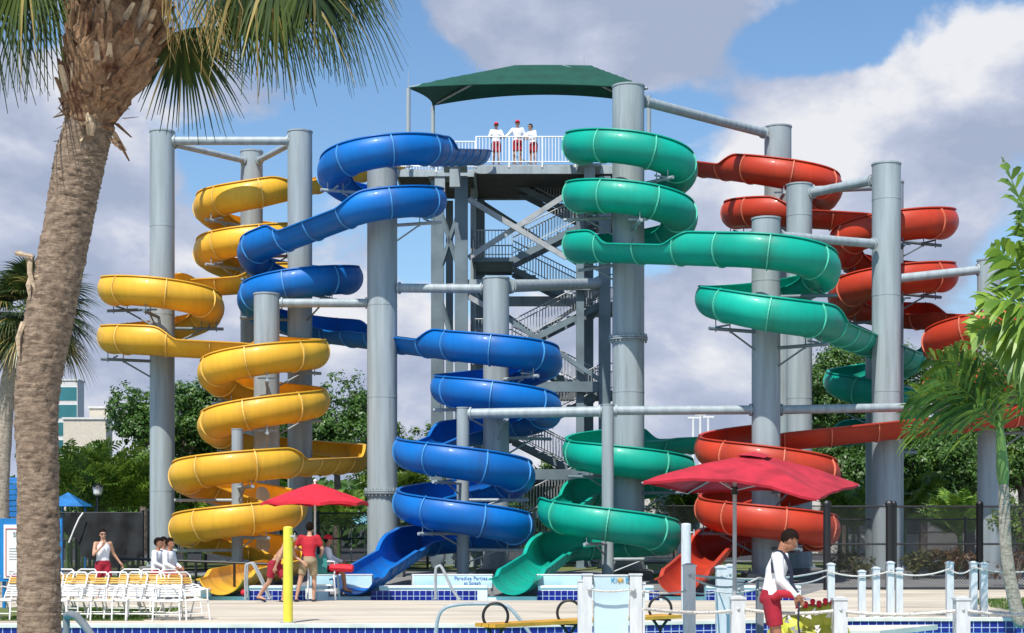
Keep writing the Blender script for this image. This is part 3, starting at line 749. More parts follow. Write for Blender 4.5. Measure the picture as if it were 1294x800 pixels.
# water
sheet('pool_water', M['water'], [[(-40, 19.9), (40, 19.9), edge[3], edge[2], edge[1], edge[0]]], -0.24)
sheet('splash_water', M['water'], [[(SX0, SY0), (SX1, SY0), (SX1, SY1), (SX0, SY1)]], -0.3)
sheet('pool_floor', M['tile'], [[(-40, 19.9), (40, 19.9), edge[3], edge[2], edge[1], edge[0]]], -1.2)
g = MB()
for a, b in zip(edge[:-1], edge[1:]): g.add([(a[0], a[1], -.03), (b[0], b[1], -.03), (b[0], b[1], -1.2), (a[0], a[1], -1.2)], [(3, 2, 1, 0)])
struct(g, 'pool_side', M['tile'])
g = MB()
for a, b in zip(edge[:-1], edge[1:]):
    A, B = Vector((*a, 0)), Vector((*b, 0)); dd = (B - A).normalized(); nn = Vector((-dd.y, dd.x, 0))
    g.add([A - nn * .03 + Vector((0, 0, -.03)), B - nn * .03 + Vector((0, 0, -.03)), B - nn * .03 + Vector((0, 0, .03)), A - nn * .03 + Vector((0, 0, .03)), B + nn * .3 + Vector((0, 0, .03)), A + nn * .3 + Vector((0, 0, .03)), B + nn * .3 + Vector((0,0,.001)), A + nn * .3 + Vector((0, 0, .001))], [(0, 1, 2, 3), (3, 2, 4, 5), (5, 4, 6, 7)])
g.prism([(X(1112, 27.0), 27.0), (X(1185, 28.6), 28.6), (X(1060, 28.4), 28.4), (X(1060, 27), 27)], -.14, -.05)
struct(g, 'coping', M['coping'])
# grass
sheet('grass', M['grass'], [[(-40, 28.6), (X(182, 28.9), 28.9), (X(178, 33.4), 33.4), (-40, 33.4)], [(X(1286, 31), 31), (40, 31), (40, 38), (X(1291, 38), 38)],
    [(-40, 47.5), (-9.6, 47.5), (-9, 53), (-40, 53)], [(4.0, 50), (9.6, 50), (9.0, 55), (3.4, 55)], [(-40, 58.5), (40, 58.5), (40, 72), (-40, 72)]], 0.005)
sheet('road', M['asphalt'], [[(-14, 41.5), (-6.0, 41.5), (-6.2, 46.8), (-15, 46.8)]], 0.005)
def grass_tufts(name, rects, n, seed, hmax=.07):
    rng = random.Random(seed); g = MB()
    for (x0, y0, x1, y1) in rects:
        for _ in range(n):
            x, y = rng.uniform(x0, x1), rng.uniform(y0, y1); a = rng.uniform(0, pi); h = rng.uniform(.4, 1) * hmax
            dx, dy = math.cos(a) * .012, math.sin(a) * .012; lx, ly = rng.uniform(-.03, .03), rng.uniform(-.03, .03)
            g.add([(x - dx, y - dy, .004), (x + dx, y + dy, .004), (x + lx, y + ly, h)], [(0, 1, 2)])
    tag(g.build(name, M['leaf2']), 'short green grass on the lawn patches between the decks', 'grass', kind='stuff')
grass_tufts('grass_blades', [(X(0, 29), 29, X(180, 29), 33), (X(1290, 31.5), 31.2, 12.5, 37), (-15, 47.8, -10, 52.8), (4.2, 50, 9, 55)], 6000, 3)

# splash pool far wall with tile bands
def wall_tile():
    root = thing('pool_wall', (0, SY1, 0), 'white pool edge wall with dark blue tile bands behind the slide mouths', 'pool wall')
    z1 = Zp(743, SY1)
    gaps = [X(p, SY1) for p in (279, 447, 648, 858)]; xs = [SX0] + [v for g_ in gaps for v in (g_ - .62, g_ + .62)] + [SX1]
    for a, b in zip(xs[0::2], xs[1::2]):
        if b - a < .05: continue
        g = MB(); g.bb((a, SY1, -.6), (b, SY1 + .35, z1)); g.build('curb', M['white'], root)
        g = MB(); g.bb((a, SY1 - .03, z1 + .001), (b, SY1 + .38, z1 + .05)); g.build('coping_edge', M['white'], root)
    for q in gaps:
        g = MB(); g.bb((q - .62, SY1 + .02, -.6), (q + .62, SY1 + .35, -.01)); g.build('sill', M['white'], root)
    for a, b in ((315, 400), (469, 603), (679, 737), (820, 833), (893, 1010)):
        g = MB(); zt, zb = Zp(746.5, SY1), -.5
        g.bb((X(a, SY1), SY1 - .012, -.5), (X(b, SY1), SY1 - .002, zt)); g.build('tile_band', M['tile'], root)
wall_tile()
g = MB(); g.bb((X(165, 38), 37.2, 0.0), (X(262, 38), 38.5, .2)); tag(g.build('low_wall', M['white'], org=(X(210, 38), 38, 0)), 'low white curb between the strap chairs and the yellow slide mouth', 'low wall')

def text(body, size, loc, mt, parent, rx=pi / 2, rz=0, ext=0.004, name='lettering', shear=0, align='CENTER', sx=1.0):
    c = bpy.data.curves.new(name, 'FONT'); c.body = body; c.size = size; c.align_x = align; c.align_y = 'CENTER'; c.extrude = ext; c.shear = shear
    tmp = bpy.data.objects.new('tmp', c); COL.objects.link(tmp)
    bpy.context.view_layer.update()
    me = bpy.data.meshes.new_from_object(tmp.evaluated_get(bpy.context.evaluated_depsgraph_get())); bpy.data.objects.remove(tmp)
    me.materials.clear(); me.materials.append(mt); me.name = name
    o = bpy.data.objects.new(name, me); COL.objects.link(o)
    if parent: o.parent = parent; o.location = Vector(loc) - WORG[parent]
    else: o.location = loc
    o.rotation_euler = (rx, 0, rz); o.scale[0] = sx
    return o
def banner(x0, x1, label, lines=()):
    Y = SY1 + .7; z0, z1 = Zp(744, Y) + .02, Zp(727, Y)
    root = thing('banner', (X(x0, Y), Y, 0), label, 'banner', 'pale banners behind the pool edge')
    g = MB(); g.bb((X(x0, Y), Y, z0), (X(x1, Y), Y + .02, z1)); g.build('sheet', M['banner'], root)
    for q in ((522, 549, 565) if x0 == 521 else ()):
        g = MB(); g.bb((X(q, Y) - .015, Y - .006, z0 + .021), (X(q, Y) + .015, Y - .001, z1)); g.build('divider', M['white'], root)
    g = MB(); g.bb((X(x0, Y) - .01, Y - .01, z1 + .001), (X(x1, Y) + .01, Y + .03, z1 + .03))
    g.bb((X(x0, Y), Y - .008, z0), (X(x1, Y), Y - .002, z0 + .02)); g.build('hem', M['white'], root)
    n = max(2, int((x1 - x0) / 60))
    for i in range(n + 1):
        xx = X(x0 + (x1 - x0) * i / n, Y); g = MB(); g.bb((xx - .03, Y + .04, 0), (xx + .03, Y + .1, z1 + .02)); g.build('stake', M['greypost'], root)
    for s_, sz, px, py in lines: text(s_, sz, (X(px, Y), Y - .008, Zp(py, Y)), M['bannertxt'], root)
banner(392, 470, 'pale blue banner with no visible words left of the blue slide mouth')
banner(521, 622, 'pale blue banner with blue lettering between the blue and green slide mouths', (('Paradise Parties', .13, 595, 730.8), ('at Splash', .12, 597, 736.8)))
banner(679, 735, 'short pale banner right of the green slide mouth, mostly behind the white panel')

# ------------------------------------------------------------------ fences
def fence(name, pts, h, label, posts_px=None, step=2.4, mesh='chain', pr=.045, group='black chain link fences', rails=(.12, .97), midrail=True, group2=None):
    root = thing(name, (pts[0][0], pts[0][1], 0), label, 'fence', group)
    seg = MB(); rl = MB()
    for a, b in zip(pts[:-1], pts[1:]):
        A, B = Vector((*a, 0)), Vector((*b, 0)); L = (B - A).length; up = Vector((0, 0, 1)); dd = (B - A) / L
        n = max(1, round(L / step))
        for i in range(n + 1):
            p = A + dd * L * i / n; m = MB(); m.cyl((p.x, p.y), pr, 0, h + .04, 10); m.ball((p.x, p.y, h + .05), pr * 1.2, 8); m.build('post', M['black'], root)
        for f_ in ([.05, h * .55, h] if midrail else [.05, h]): rl.tube([A + up * f_, B + up * f_], .026, 8)
        # mesh panel stands in its own object so the wire runs in its own plane
        ang = math.atan2(dd.y, dd.x)
        if mesh:
            me = bpy.data.meshes.new('wire_mesh'); me.from_pydata([(0, 0, .05), (L, 0, .05), (L, 0, h), (0, 0, h)], [], [(0, 1, 2, 3)]); me.materials.append(M[mesh])
            o = bpy.data.objects.new('wire_mesh', me); COL.objects.link(o); o.parent = root; o.location = A - Vector((pts[0][0], pts[0][1], 0)); o.rotation_euler[2] = ang; WORG[o] = A
    rl.build('rail', M['black'], root)
    return root
fence('chain_link_fence', [(X(1045, 42), 42), (X(1124, 42), 42)], 2.22, 'black chain link fence panel just right of the red slide', step=5, pr=.10)
fence('chain_link_fence', [(X(1129, 42.1), 42.1), (X(1238, 42.1), 42.1), (X(1420, 42.1), 42.1)], 2.22, 'black chain link fence at far right behind the small palm', step=4, pr=.09)
fence('chain_link_fence', [(X(-80, 56), 56.2), (X(184, 58), 57.6)], 2.15, 'black screened fence at far left behind the strap chairs', step=2.2, mesh='chaindense')
fence('chain_link_fence', [(X(186, 58), 58.2), (X(540, 60), 60.2)], 2.15, 'black chain link fence behind the yellow slide', step=1.9, mesh='chaindense', pr=.05)
fence('chain_link_fence', [(X(540, 68), 68.2), (X(1320, 68), 68.2)], 2.5, 'long black chain link fence behind the stair tower', step=2.6)
fence('chain_link_fence', [(X(1060, 55), 55), (X(1300, 55), 55)], 1.9, 'low black fence farther back behind the tall bare column', step=2.2, mesh='chain')
# black pipe rail on the lawn side
def piperail(x0, x1, Y, top, label, dn=0):
    root = thing('pipe_rail', (X(x0, Y), Y, 0), label, 'railing')
    z = Zp(top, Y); m = MB(); 
    m.tube([(X(x0, Y), Y, z + dn), (X(x1, Y), Y, z)], .035, 8); m.build('top_rail', M['black'], root)
    n = 4
    for i in range(n + 1):
        m = MB(); xx = X(x0 + (x1 - x0) * i / n, Y); m.cyl((xx, Y), .035, 0, z + dn * (1 - i / n), 8); m.build('post', M['black'], root)
piperail(150, 345, 41.0, 713, 'low black pipe rail left of the yellow slide mouth', dn=.15)
# draped black sheet and rope on the left fence
def tarp():
    root = thing('windscreen_sheet', (X(115, 56), 55.9, 1), 'loose black sheet tied to the left fence behind the man in the tank top', 'fabric sheet')
    m = MB(); NX, NZ = 14, 12; vs = []
    for j in range(NZ + 1):
        for i in range(NX + 1):
            u, v = i / NX, j / NZ
            px = 84 + (182 - 84) * u; py = 648 + (v) * (70 - 40 * abs(u - .62) - (18 if u < .2 else 0))
            q = P(px, py, 55.9); q.y -= .12 + .08 * math.sin(u * 19 + v * 3) ; vs.append(q)
    m.add(vs, [(j * (NX + 1) + i, j * (NX + 1) + i + 1, (j + 1) * (NX + 1) + i + 1, (j + 1) * (NX + 1) + i) for j in range(NZ) for i in range(NX)])
    m.build('sheet', M['tarp'], root, smooth=True)
    m = MB(); m.tube([P(105, 648, 55.6), P(100, 655, 55.55), P(94, 668, 55.5), P(87, 686, 55.5)], .03, 8); m.build('cord', M['white'], root)
tarp()

# ------------------------------------------------------------------ white rope posts
def ropepost(px, Y, top, wid, label, mt='vinyl', z0=0.0, cap=True, grp='white rope fence posts'):
    x = X(px, Y); zt = Zp(top, Y); root = thing('fence_post', (x, Y, z0), label, 'post', grp)
    m = MB(); m.box((x, Y, (z0 + zt) / 2), (wid, wid, zt - z0)); m.build('post_body', M[mt], root)
    m = MB(); m.box((x, Y, zt + .012), (wid + .025, wid + .025, .022)); m.box((x, Y, zt + .034), (wid, wid, .02), taper=.4); m.build('post_cap', M[mt], root)
    m = MB(); m.ball((x, Y - wid / 2, zt - .12), .022, 8); m.ball((x + wid / 2, Y, zt - .12), .022, 8); m.build('rope_eye', M['galv'], root)
back = [(1050, 714, 'white fence post just right of the lifeguard, in the back rope row'), (1089, 723, 'shorter white post, second of the back row right of the lifeguard'),
        (1107, 719, 'white post left of the tall bare column, one of a close pair'), (1125, 712, 'white post in front of the tall bare column, tallest of its cluster'),
        (1136, 720, 'white post at the right edge of the tall bare column'), (1200, 712, 'white back row post standing alone right of the tall bare column'),
        (1230, 712, 'white back row post beside the far right column, left one'), (1243, 713, 'white back row post beside the far right column, right one')]
for px, top, lb in back: ropepost(px, 29.9, top, .125, lb, z0=0)
ropepost(911, 24.0, 718, .15, 'white post between the umbrella pole and the tall white pole, left one', z0=-1.2)
ropepost(922, 24.6, 716, .13, 'white post immediately left of the umbrella pole, behind its neighbour', z0=-1.2)
ropepost(932, 19.4, 757, .17, 'nearest white post beneath the big red umbrella', z0=0)
ropepost(1061, 19.4, 758, .165, 'nearest white post right of the lifeguard and the yellow green float', z0=0)
ropepost(1215, 19.4, 758, .17, 'nearest white post at far right beside the palm foot', z0=0)
ropepost(871, 20.6, 716, .15, 'white post right of the pale blue panel, in front of the tall white pole', z0=-1.2)
ropepost(933, 25.5, 735, .16, 'weathered grey post beside the umbrella pole', mt='greypost', z0=-1.2)
ropepost(960, 22.5, 733, .10, 'slim dark grey post between the umbrella pole and the lifeguard', mt='greypost', z0=-1.2)
def rope(pts, sag, r, label, n=10):
    m = MB(); path = []
    for a, b in zip(pts[:-1], pts[1:]):
        for i in range(n):
            t = i / n; p = a.lerp(b, t); p.z -= sag * 4 * t * (1 - t); path.append(p)
    path.append(pts[-1]); m.tube(path, r, 8)
    # twisted strand wrapped round
    tw = MB(); L = 0; prev = path[0]; hel = []
    fine = []
    for a, b in zip(path[:-1], path[1:]):
        k = max(2, int((b - a).length / .03))
        for i in range(k): fine.append(a.lerp(b, i / k))
    ph = 0
    for i, p in enumerate(fine):
        ph += .9; hel.append(p + Vector((0, math.cos(ph), math.sin(ph))) * r * .55)
    m.tube(hel, r * .55, 5)
    tag(m.build('rope', M['rope'], org=pts[0]), label, 'rope', 'ropes strung between the white posts')
rope([P(875, 727, 20.5), P(1044, 721, 29.8), P(1124, 722, 29.8), P(1199, 719, 29.8), P(1230, 717, 29.8), P(1330, 716, 29.8)], .1, .016, 'long top rope running from the pale blue panel posts along the back row')
rope([P(875, 731, 20.5), P(957, 731, 22.4), P(1044, 728, 29.8)], .12, .014, 'second rope just below the top one, ending right of the lifeguard')
rope([P(812, 747, 19.9), P(866, 747, 20.5), P(906, 748, 24), P(957, 745, 22.4)], .03, .012, 'middle rope behind the big umbrella pole')
rope([P(813, 769, 19.2), P(876, 774, 19.8), P(924, 772, 19.3)], .01, .02, 'thick near rope from the pale blue panel to the nearest umbrella post')
rope([P(941, 770, 19.3), P(1053, 772, 19.3)], .04, .021, 'thick near rope passing in front of the lifeguard')
rope([P(1069, 773, 19.3), P(1207, 772, 19.3)], .04, .021, 'thick near rope right of the yellow green float')
rope([P(1223, 772, 19.3), P(1340, 774, 19.3)], .04, .021, 'thick near rope at far right in front of the palm foot')

def pole(px, Y, top, r, mt, label, z0=0):
    x = X(px, Y); zt = Zp(top, Y); root = thing('bollard_pole', (x, Y, z0), label, 'pole')
    m = MB(); m.tube([(x, Y, z0), (x, Y, zt - .03), (x, Y, zt - .008), (x, Y, zt)], [r, r, r * .8, r * .3], 24); m.build('shaft', M[mt], root, smooth=True)
    m = MB(); m.cyl((x, Y), r + .05, z0, z0 + .02, 24); m.build('base_ring', M['galv'], root)
    m = MB(); m.tube([(x + r * .6, Y - r, zt - .18), (x + r * 1.5, Y - r, zt - .18)], .015, 8); m.tube([(x + r * 1.5, Y - r, zt - .12), (x + r * 1.5, Y - r, zt - .24)], .012, 8); m.build('hook', M['galv'], root)
pole(364, 28.3, 665, .087, 'poleyellow', 'round yellow pole on the deck in front of the walking man')
pole(867, 30.5, 661, .095, 'vinyl', 'tall round white pole right of the pale blue panel')

# pale blue panel between white posts
def panel():
    Y = 20.0; root = thing('shower_panel', (X(773, Y), Y, 0), 'pale blue board held between white posts at the bottom centre', 'panel')
    for px, py, w in ((742, 727, .12), (803, 727, .15), (733, 735, .06), (812, 738, .05)):
        m = MB(); zt = Zp(py, Y); x = X(px, Y); m.box((x, Y - .03 * (w > .1), zt / 2), (w, .12, zt)); m.box((x, Y - .03 * (w > .1), zt + .012), (w + .02, .14, .02)); m.build('post', M['vinyl'], root)
    m = MB(); m.bb((X(750, Y), Y - .01, .05), (X(794, Y), Y + .02, Zp(728, Y))); m.build('board', M['paleblue'], root)
    m = MB(); m.bb((X(750, Y), Y - .02, Zp(728, Y) + .001), (X(794, Y), Y + .03, Zp(726, Y))); m.build('top_edge', M['vinyl'], root)
    text('KI', .085, (X(775.5, Y), Y - .02, Zp(733.2, Y)), M['cyanink'], root, name='logo_letter')
    text('S', .085, (X(792, Y), Y - .02, Zp(733.2, Y)), M['cyanink'], root, name='logo_letter')
    m = MB(); 
    for k in range(9):
        a = 2 * pi * k / 9; c = P(784, 733, Y - .02); m.bar(c, c + Vector((math.cos(a) * .045, 0, math.sin(a) * .04)), .004, .012, up=(0, 1, 0))
    m.ball(P(784, 733, Y - .02), .022, 8, (1, .3, 1)); m.build('logo_sun', M['chairyellow'], root)
    rp = [P(746, 745, Y - .12) , P(760, 747, Y - .13), P(775, 747.5, Y - .13), P(790, 746, Y - .13), P(799, 745, Y - .12)]
    m = MB(); m.tube(rp, .012, 8); m.build('rope', M['rope'], root)
    m = MB()
    for px in (745, 800, 746, 801): m.ball(P(px, 745 if px < 800 else 746, Y - .12), .03, 8)
    m.build('knob', M['galv'], root)
panel()

# yellow bench with black hoops
def bench():
    Ya, Yb = 21.4, 24.2
    A, B = P(622, 791, Ya), P(858, 779, Yb); root = thing('bench', (A.x, A.y, 0), 'long yellow bench with round black hoop arms beside the pool', 'bench')
    d_ = (B - A).normalized(); nn = Vector((-d_.y, d_.x, 0)).normalized()
    m = MB(); 
    for k in range(3): m.bar(A + nn * k * .14, B + nn * k * .14, .12, .05)
    m.build('seat', M['bench'], root)
    for t in (.05, .42, .93):
        c = A.lerp(B, t) + nn * .14; m = MB()
        rr = .17; cc = c + Vector((0, 0, .12))
        m.tube([cc + Vector((math.cos(a) * rr, 0, math.sin(a) * rr * 1.05)) for a in [R(-70 + 320 * k / 24) for k in range(25)]], .02, 8)
        m.build('hoop_arm', M['black'], root, smooth=True)
        m = MB(); m.tube([c + Vector((-.12, 0, -.03)), c + Vector((0, 0, -.2)), c + Vector((0, 0, -c.z))], .022, 8); m.tube([c + Vector((.12, 0, -.03)), c + Vector((0, 0, -.2))], .022, 8)
        m.bar(c + nn * -.2 + Vector((0, 0, -.045)), c + nn * .2 + Vector((0, 0, -.045)), .04, .03); m.build('leg', M['black'], root, smooth=True)
bench()

def arch(pts_px, Y, r, label, name='handrail', mt='galv', gap=.5):
    pts = [P(a, b, Y) for a, b in pts_px]; root = thing(name, (pts[0].x, Y, 0), label, 'handrail')
    sm = []
    for i in range(len(pts) - 1):
        p0, p1, p2, p3 = pts[max(i - 1, 0)], pts[i], pts[i + 1], pts[min(i + 2, len(pts) - 1)]
        for k in range(6):
            t = k / 6; sm.append(.5 * ((2 * p1) + (p2 - p0) * t + (2 * p0 - 5 * p1 + 4 * p2 - p3) * t * t + (3 * p1 - p0 - 3 * p2 + p3) * t ** 3))
    sm.append(pts[-1])
    for k in range(2):
        m = MB(); m.tube([p + Vector((0, gap * k, 0)) for p in sm], r, 10); m.build('rail', M[mt], root, smooth=True)
        for e in (sm[0], sm[-1]):
            m = MB(); m.cyl((e.x, e.y + gap * k), r * 2.2, max(e.z - .01, -1.2), max(e.z + .02, -1.17), 12); m.build('base_ring', M[mt], root)
arch([(552, 820), (552, 788), (560, 770), (580, 764), (610, 763), (634, 764), (646, 770), (662, 790), (684, 822)], 24.5, .028, 'stainless grab rail arching over the pool edge at bottom centre', gap=.06)
arch([(550, 757), (550, 722), (553, 716), (558, 718), (571, 745), (580, 758)], 36.6, .024, 'thin steel handrail beside the blue and white banner', gap=.45)
arch([(310, 757), (310, 718), (313, 713), (319, 713), (328, 730), (340, 757)], 36.6, .024, 'thin steel handrail at the yellow slide mouth', gap=.3)
# grey pool ladder rail near the trunk
def grey_rail():
    Y = 22.0; root = thing('grab_rail', (X(100, Y), Y, 0), 'thick grey slanting rail at the pool edge right of the palm foot', 'handrail')
    m = MB(); m.tube([P(84, 778, Y + .6), P(90, 776, Y + .3), P(97, 779, Y), P(106, 789, Y), P(122, 812, Y), P(140, 840, Y)], .055, 14); m.build('rail', M['greypost'], root, smooth=True)
    m = MB(); m.cyl((X(140, Y), Y), .09, Zp(842, Y), Zp(838, Y), 14); m.build('base_ring', M['galv'], root)
    m = MB(); m.tube([P(84, 778, Y + .6), P(84, 800, Y + .6), P(84, 842, Y + .6)], .05, 12); m.build('post', M['greypost'], root, smooth=True)
grey_rail()

# ------------------------------------------------------------------ umbrellas
def umbrella_small():
    Y = 36.9; x = X(398, Y); zt, zr = Zp(611, Y), Zp(636, Y); Rr = 68 * Y / F
    root = thing('umbrella', (x, Y, 0), 'smaller bright red umbrella over the lifeguard chair left of the blue slide', 'umbrella')
    m = MB(); m.tube([(x, Y, 0), (x, Y, zt + .05)], .025, 10); m.ball((x, Y, zt + .06), .04, 8); m.build('pole', M['white'], root)
    m = MB(); n = 8; vs = [(x, Y, zt)]; rings = 5; per = n * 4
    for j in range(1, rings + 1):
        for k in range(per):
            a = 2 * pi * k / per + .2; f_ = (k % 4) / 4; sagr = 1 - .05 * math.sin(pi * f_) ; t = j / rings
            vs.append((x + math.cos(a) * Rr * t * sagr, Y + math.sin(a) * Rr * t * sagr, zt - (zt - zr) * (t ** 1.15) + .05 * math.sin(pi * f_) * t * 1))
    fs = [(0, 1 + k, 1 + (k + 1) % per) for k in range(per)]
    for j in range(rings - 1):
        for k in range(per): a = 1 + j * per + k; b = 1 + j * per + (k + 1) % per; fs.append((a, a + per, b + per, b))
    q = len(vs)
    for k in range(per):
        v = vs[1 + (rings - 1) * per + k]; vs.append((v[0], v[1], v[2] - .07))
    for k in range(per): a = 1 + (rings - 1) * per + k; b = 1 + (rings - 1) * per + (k + 1) % per; fs.append((a, q + k, q + (k + 1) % per, b))
    m.add(vs, fs); m.build('canopy', M['brightred'], root, smooth=True, ang=8)
    for k in range(8):
        a = 2 * pi * k / 8 + .2; m = MB(); m.tube([(x, Y, zt - .03), (x + math.cos(a) * Rr * .98, Y + math.sin(a) * Rr * .98, zr - .01)], .008, 5); m.build('rib', M['galv'], root)
umbrella_small()
def umbrella_big():
    Yc = 20.0; x = X(947, Yc); zt = Zp(574, 20)
    root = thing('umbrella', (X(928, 19.9), 19.9, 0), 'large faded red umbrella standing over the white posts', 'umbrella')
    c = Vector((X(953, 20), Yc, zt))
    L, Fr, Rt, Bk = P(811, 608, 19.1), P(1034, 631, 18.6), P(1086, 612, 20.9), P(868, 622, 21.6)
    m = MB(); cs = [L, Fr, Rt, Bk]; NS, NR = 12, 8; vs = [c]; per = NS * 4
    for j in range(1, NR + 1):
        t = j / NR
        for k in range(per):
            s_, f_ = k // NS, (k % NS) / NS; e = cs[s_].lerp(cs[(s_ + 1) % 4], f_)
            sag = math.sin(pi * f_); e = e.lerp(c, (.16 if s_ == 0 else .05) * sag); e.z += (.05 if s_ == 0 else -.02) * sag
            p = c.lerp(e, t); p.z += .035 * math.sin(pi * t) * (1 - .8 * sag) - .03 * sag * t * (1 - t)
            wv = noise.noise(Vector((k * .5, j * .6, 1.3))) * .02 * t; p.z += wv
            vs.append(p)
    fs = [(0, 1 + k, 1 + (k + 1) % per) for k in range(per)]
    for j in range(NR - 1):
        for k in range(per): a = 1 + j * per + k; b = 1 + j * per + (k + 1) % per; fs.append((a, a + per, b + per, b))
    q = len(vs); base = 1 + (NR - 1) * per
    for k in range(per):
        v = vs[base + k]; f_ = (k % NS) / NS
        vs.append(Vector((v.x, v.y, v.z - .035)) + (c - v) * .01)
    for k in range(per): fs.append((base + k, q + k, q + (k + 1) % per, base + (k + 1) % per))
    m.add(vs, fs); m.build('canopy', M['redfab'], root, smooth=True, ang=50)
    m = MB(); vt = [c + Vector((0, 0, .035))] + [c.lerp(e, .17) + Vector((0, 0, .045 + .01 * (i % 2))) for i, e in enumerate([q for a_, b_ in zip(cs, cs[1:] + cs[:1]) for q in (a_, (a_ + b_) / 2)])]
    m.add(vt, [(0, 1 + k, 1 + (k + 1) % 8) for k in range(8)]); m.build('vent_cap', M['redfab'], root)
    b = Vector((X(928, 19.9), 19.9, 0))
    m = MB(); m.tube([b, Vector((X(928.5, 19.9), 19.9, Zp(589, 19.9)))], .026, 12); m.build('pole', M['galv'], root, smooth=True)
    m = MB(); m.cyl((b.x, b.y), .24, 0, .07, 24); m.cyl((b.x, b.y), .05, .07, .3, 16); m.build('base', M['greypost'], root)
    hub = Vector((X(928.5, 19.9), 19.9, Zp(620, 19.9)))
    for e in cs:
        m = MB(); m.tube([c - Vector((0, 0, .03)), c.lerp(e, .5) + Vector((0, 0, -.02)), e + Vector((0, 0, -.02))], .011, 6); m.build('rib', M['galv'], root)
        m = MB(); m.tube([hub, c.lerp(e, .5) + Vector((0, 0, -.03))], .009, 6); m.build('strut', M['galv'], root)
    m = MB(); m.cyl((hub.x, hub.y), .045, hub.z - .05, hub.z + .05, 12); m.build('hub', M['black'], root)
umbrella_big()

# ------------------------------------------------------------------ strap chairs

def chair(label):
    root = thing('strap_chair', (0, 0, 0), label, 'chair', 'white and yellow strap chairs on the deck')
    hw = .225
    m = MB()
    # back frame: rounded inverted U leaning back (towards +y)
    up = []
    for sx in (-1, 1):
        pass
    U = [(-hw, -.02, .36), (-hw, .12, .62), (-hw, .20, .80), (-hw + .07, .225, .86), (hw - .07, .225, .86), (hw, .20, .80), (hw, .12, .62), (hw, -.02, .36)]
    m.tube(U, .016, 8); m.build('back_frame', M['white'], root, smooth=True)
    m = MB(); m.tube([(-hw, -.48, .36), (-hw, -.02, .36)], .016, 8); m.tube([(hw, -.48, .36), (hw, -.02, .36)], .016, 8); m.tube([(-hw, -.48, .36), (hw, -.48, .36)], .016, 8)
    m.build('seat_frame', M['white'], root, smooth=True)
    for sx in (-1, 1):
        m = MB(); m.tube([(sx * hw, -.46, .36), (sx * (hw + .02), -.52, .0)], .015, 8); m.build('leg', M['white'], root)
        m = MB(); m.tube([(sx * hw, .02, .38), (sx * (hw + .02), .22, .0)], .015, 8); m.build('leg', M['white'], root)
        m = MB(); m.tube([(sx * hw, .09, .58), (sx * (hw + .02), -.05, .60), (sx * (hw + .02), -.42, .56), (sx * hw, -.46, .36)], .014, 8); m.build('armrest', M['white'], root, smooth=True)
    m = MB(); m.tube([(-hw, -.5, .12), (hw, -.5, .12)], .012, 6); m.build('stretcher', M['white'], root)
    m = MB(); m.tube([(-hw, .15, .12), (hw, .15, .12)], .012, 6); m.build('stretcher', M['white'], root)
    # vinyl straps
    bk = [(.43, 'w'), (.475, 'w'), (.52, 'w'), (.565, 'w'), (.61, 'w'), (.665, 'y'), (.705, 'y'), (.745, 'y')]
    for z_, c in bk:
        t = (z_ - .36) / .44; y = -.02 + .22 * t
        m = MB(); m.tube([(-hw, y, z_), (-hw * .5, y - .008, z_), (hw * .5, y - .008, z_), (hw, y, z_)], .019, 6); m.build('back_strap', M['chairyellow' if c == 'y' else 'white'], root)
    for k in range(9):
        y = -.45 + k * .05; c = 'chairyellow' if k in (0, 1, 2) else 'white'
        m = MB(); m.tube([(-hw, y, .365), (0, y, .352), (hw, y, .365)], .019, 6); m.build('seat_strap', M[c], root)
    return root
CH = [(-22, 29.6, 0.0, 'white and yellow strap chair cut by the left frame edge'), (19, 29.6, 0.03, 'white and yellow strap chair just left of the palm trunk'),
      (60, 29.6, 0.0, 'white strap chair mostly hidden behind the palm trunk'), (90, 29.5, .02, 'white and yellow strap chair first right of the palm trunk, front row'),
      (117, 29.5, -.04, 'second white and yellow strap chair right of the palm trunk, front row'), (142, 29.5, .05, 'third white and yellow strap chair right of the palm trunk, front row'),
      (166, 29.5, -.02, 'fourth white and yellow strap chair right of the palm trunk, front row'), (189, 29.5, .1, 'fifth white and yellow strap chair right of the palm trunk, front row'),
      (213, 29.3, .5, 'turned strap chair second from the right end of the row'), (233, 29.5, .95, 'strap chair at the right end of the row, turned sideways'),
      (74, 31.4, 0, 'back row strap chair nearest the palm trunk'), (103, 31.4, .05, 'back row strap chair below the man in the tank top, left one'),
      (160, 31.4, .04, 'back row strap chair between the tank top man and the seated group'), (186, 31.4, 0, 'back row strap chair below the seated group'), (222, 31.2, 1.2, 'back row strap chair turned sideways at the right end')]
c0 = chair(CH[0][3])
for i, (px, Y, a, lb) in enumerate(CH):
    o = c0 if i == 0 else ctree(c0); o['label'] = lb
    place(o, (X(px, Y), Y, 0), a - .22 + random.uniform(-.16, .16))

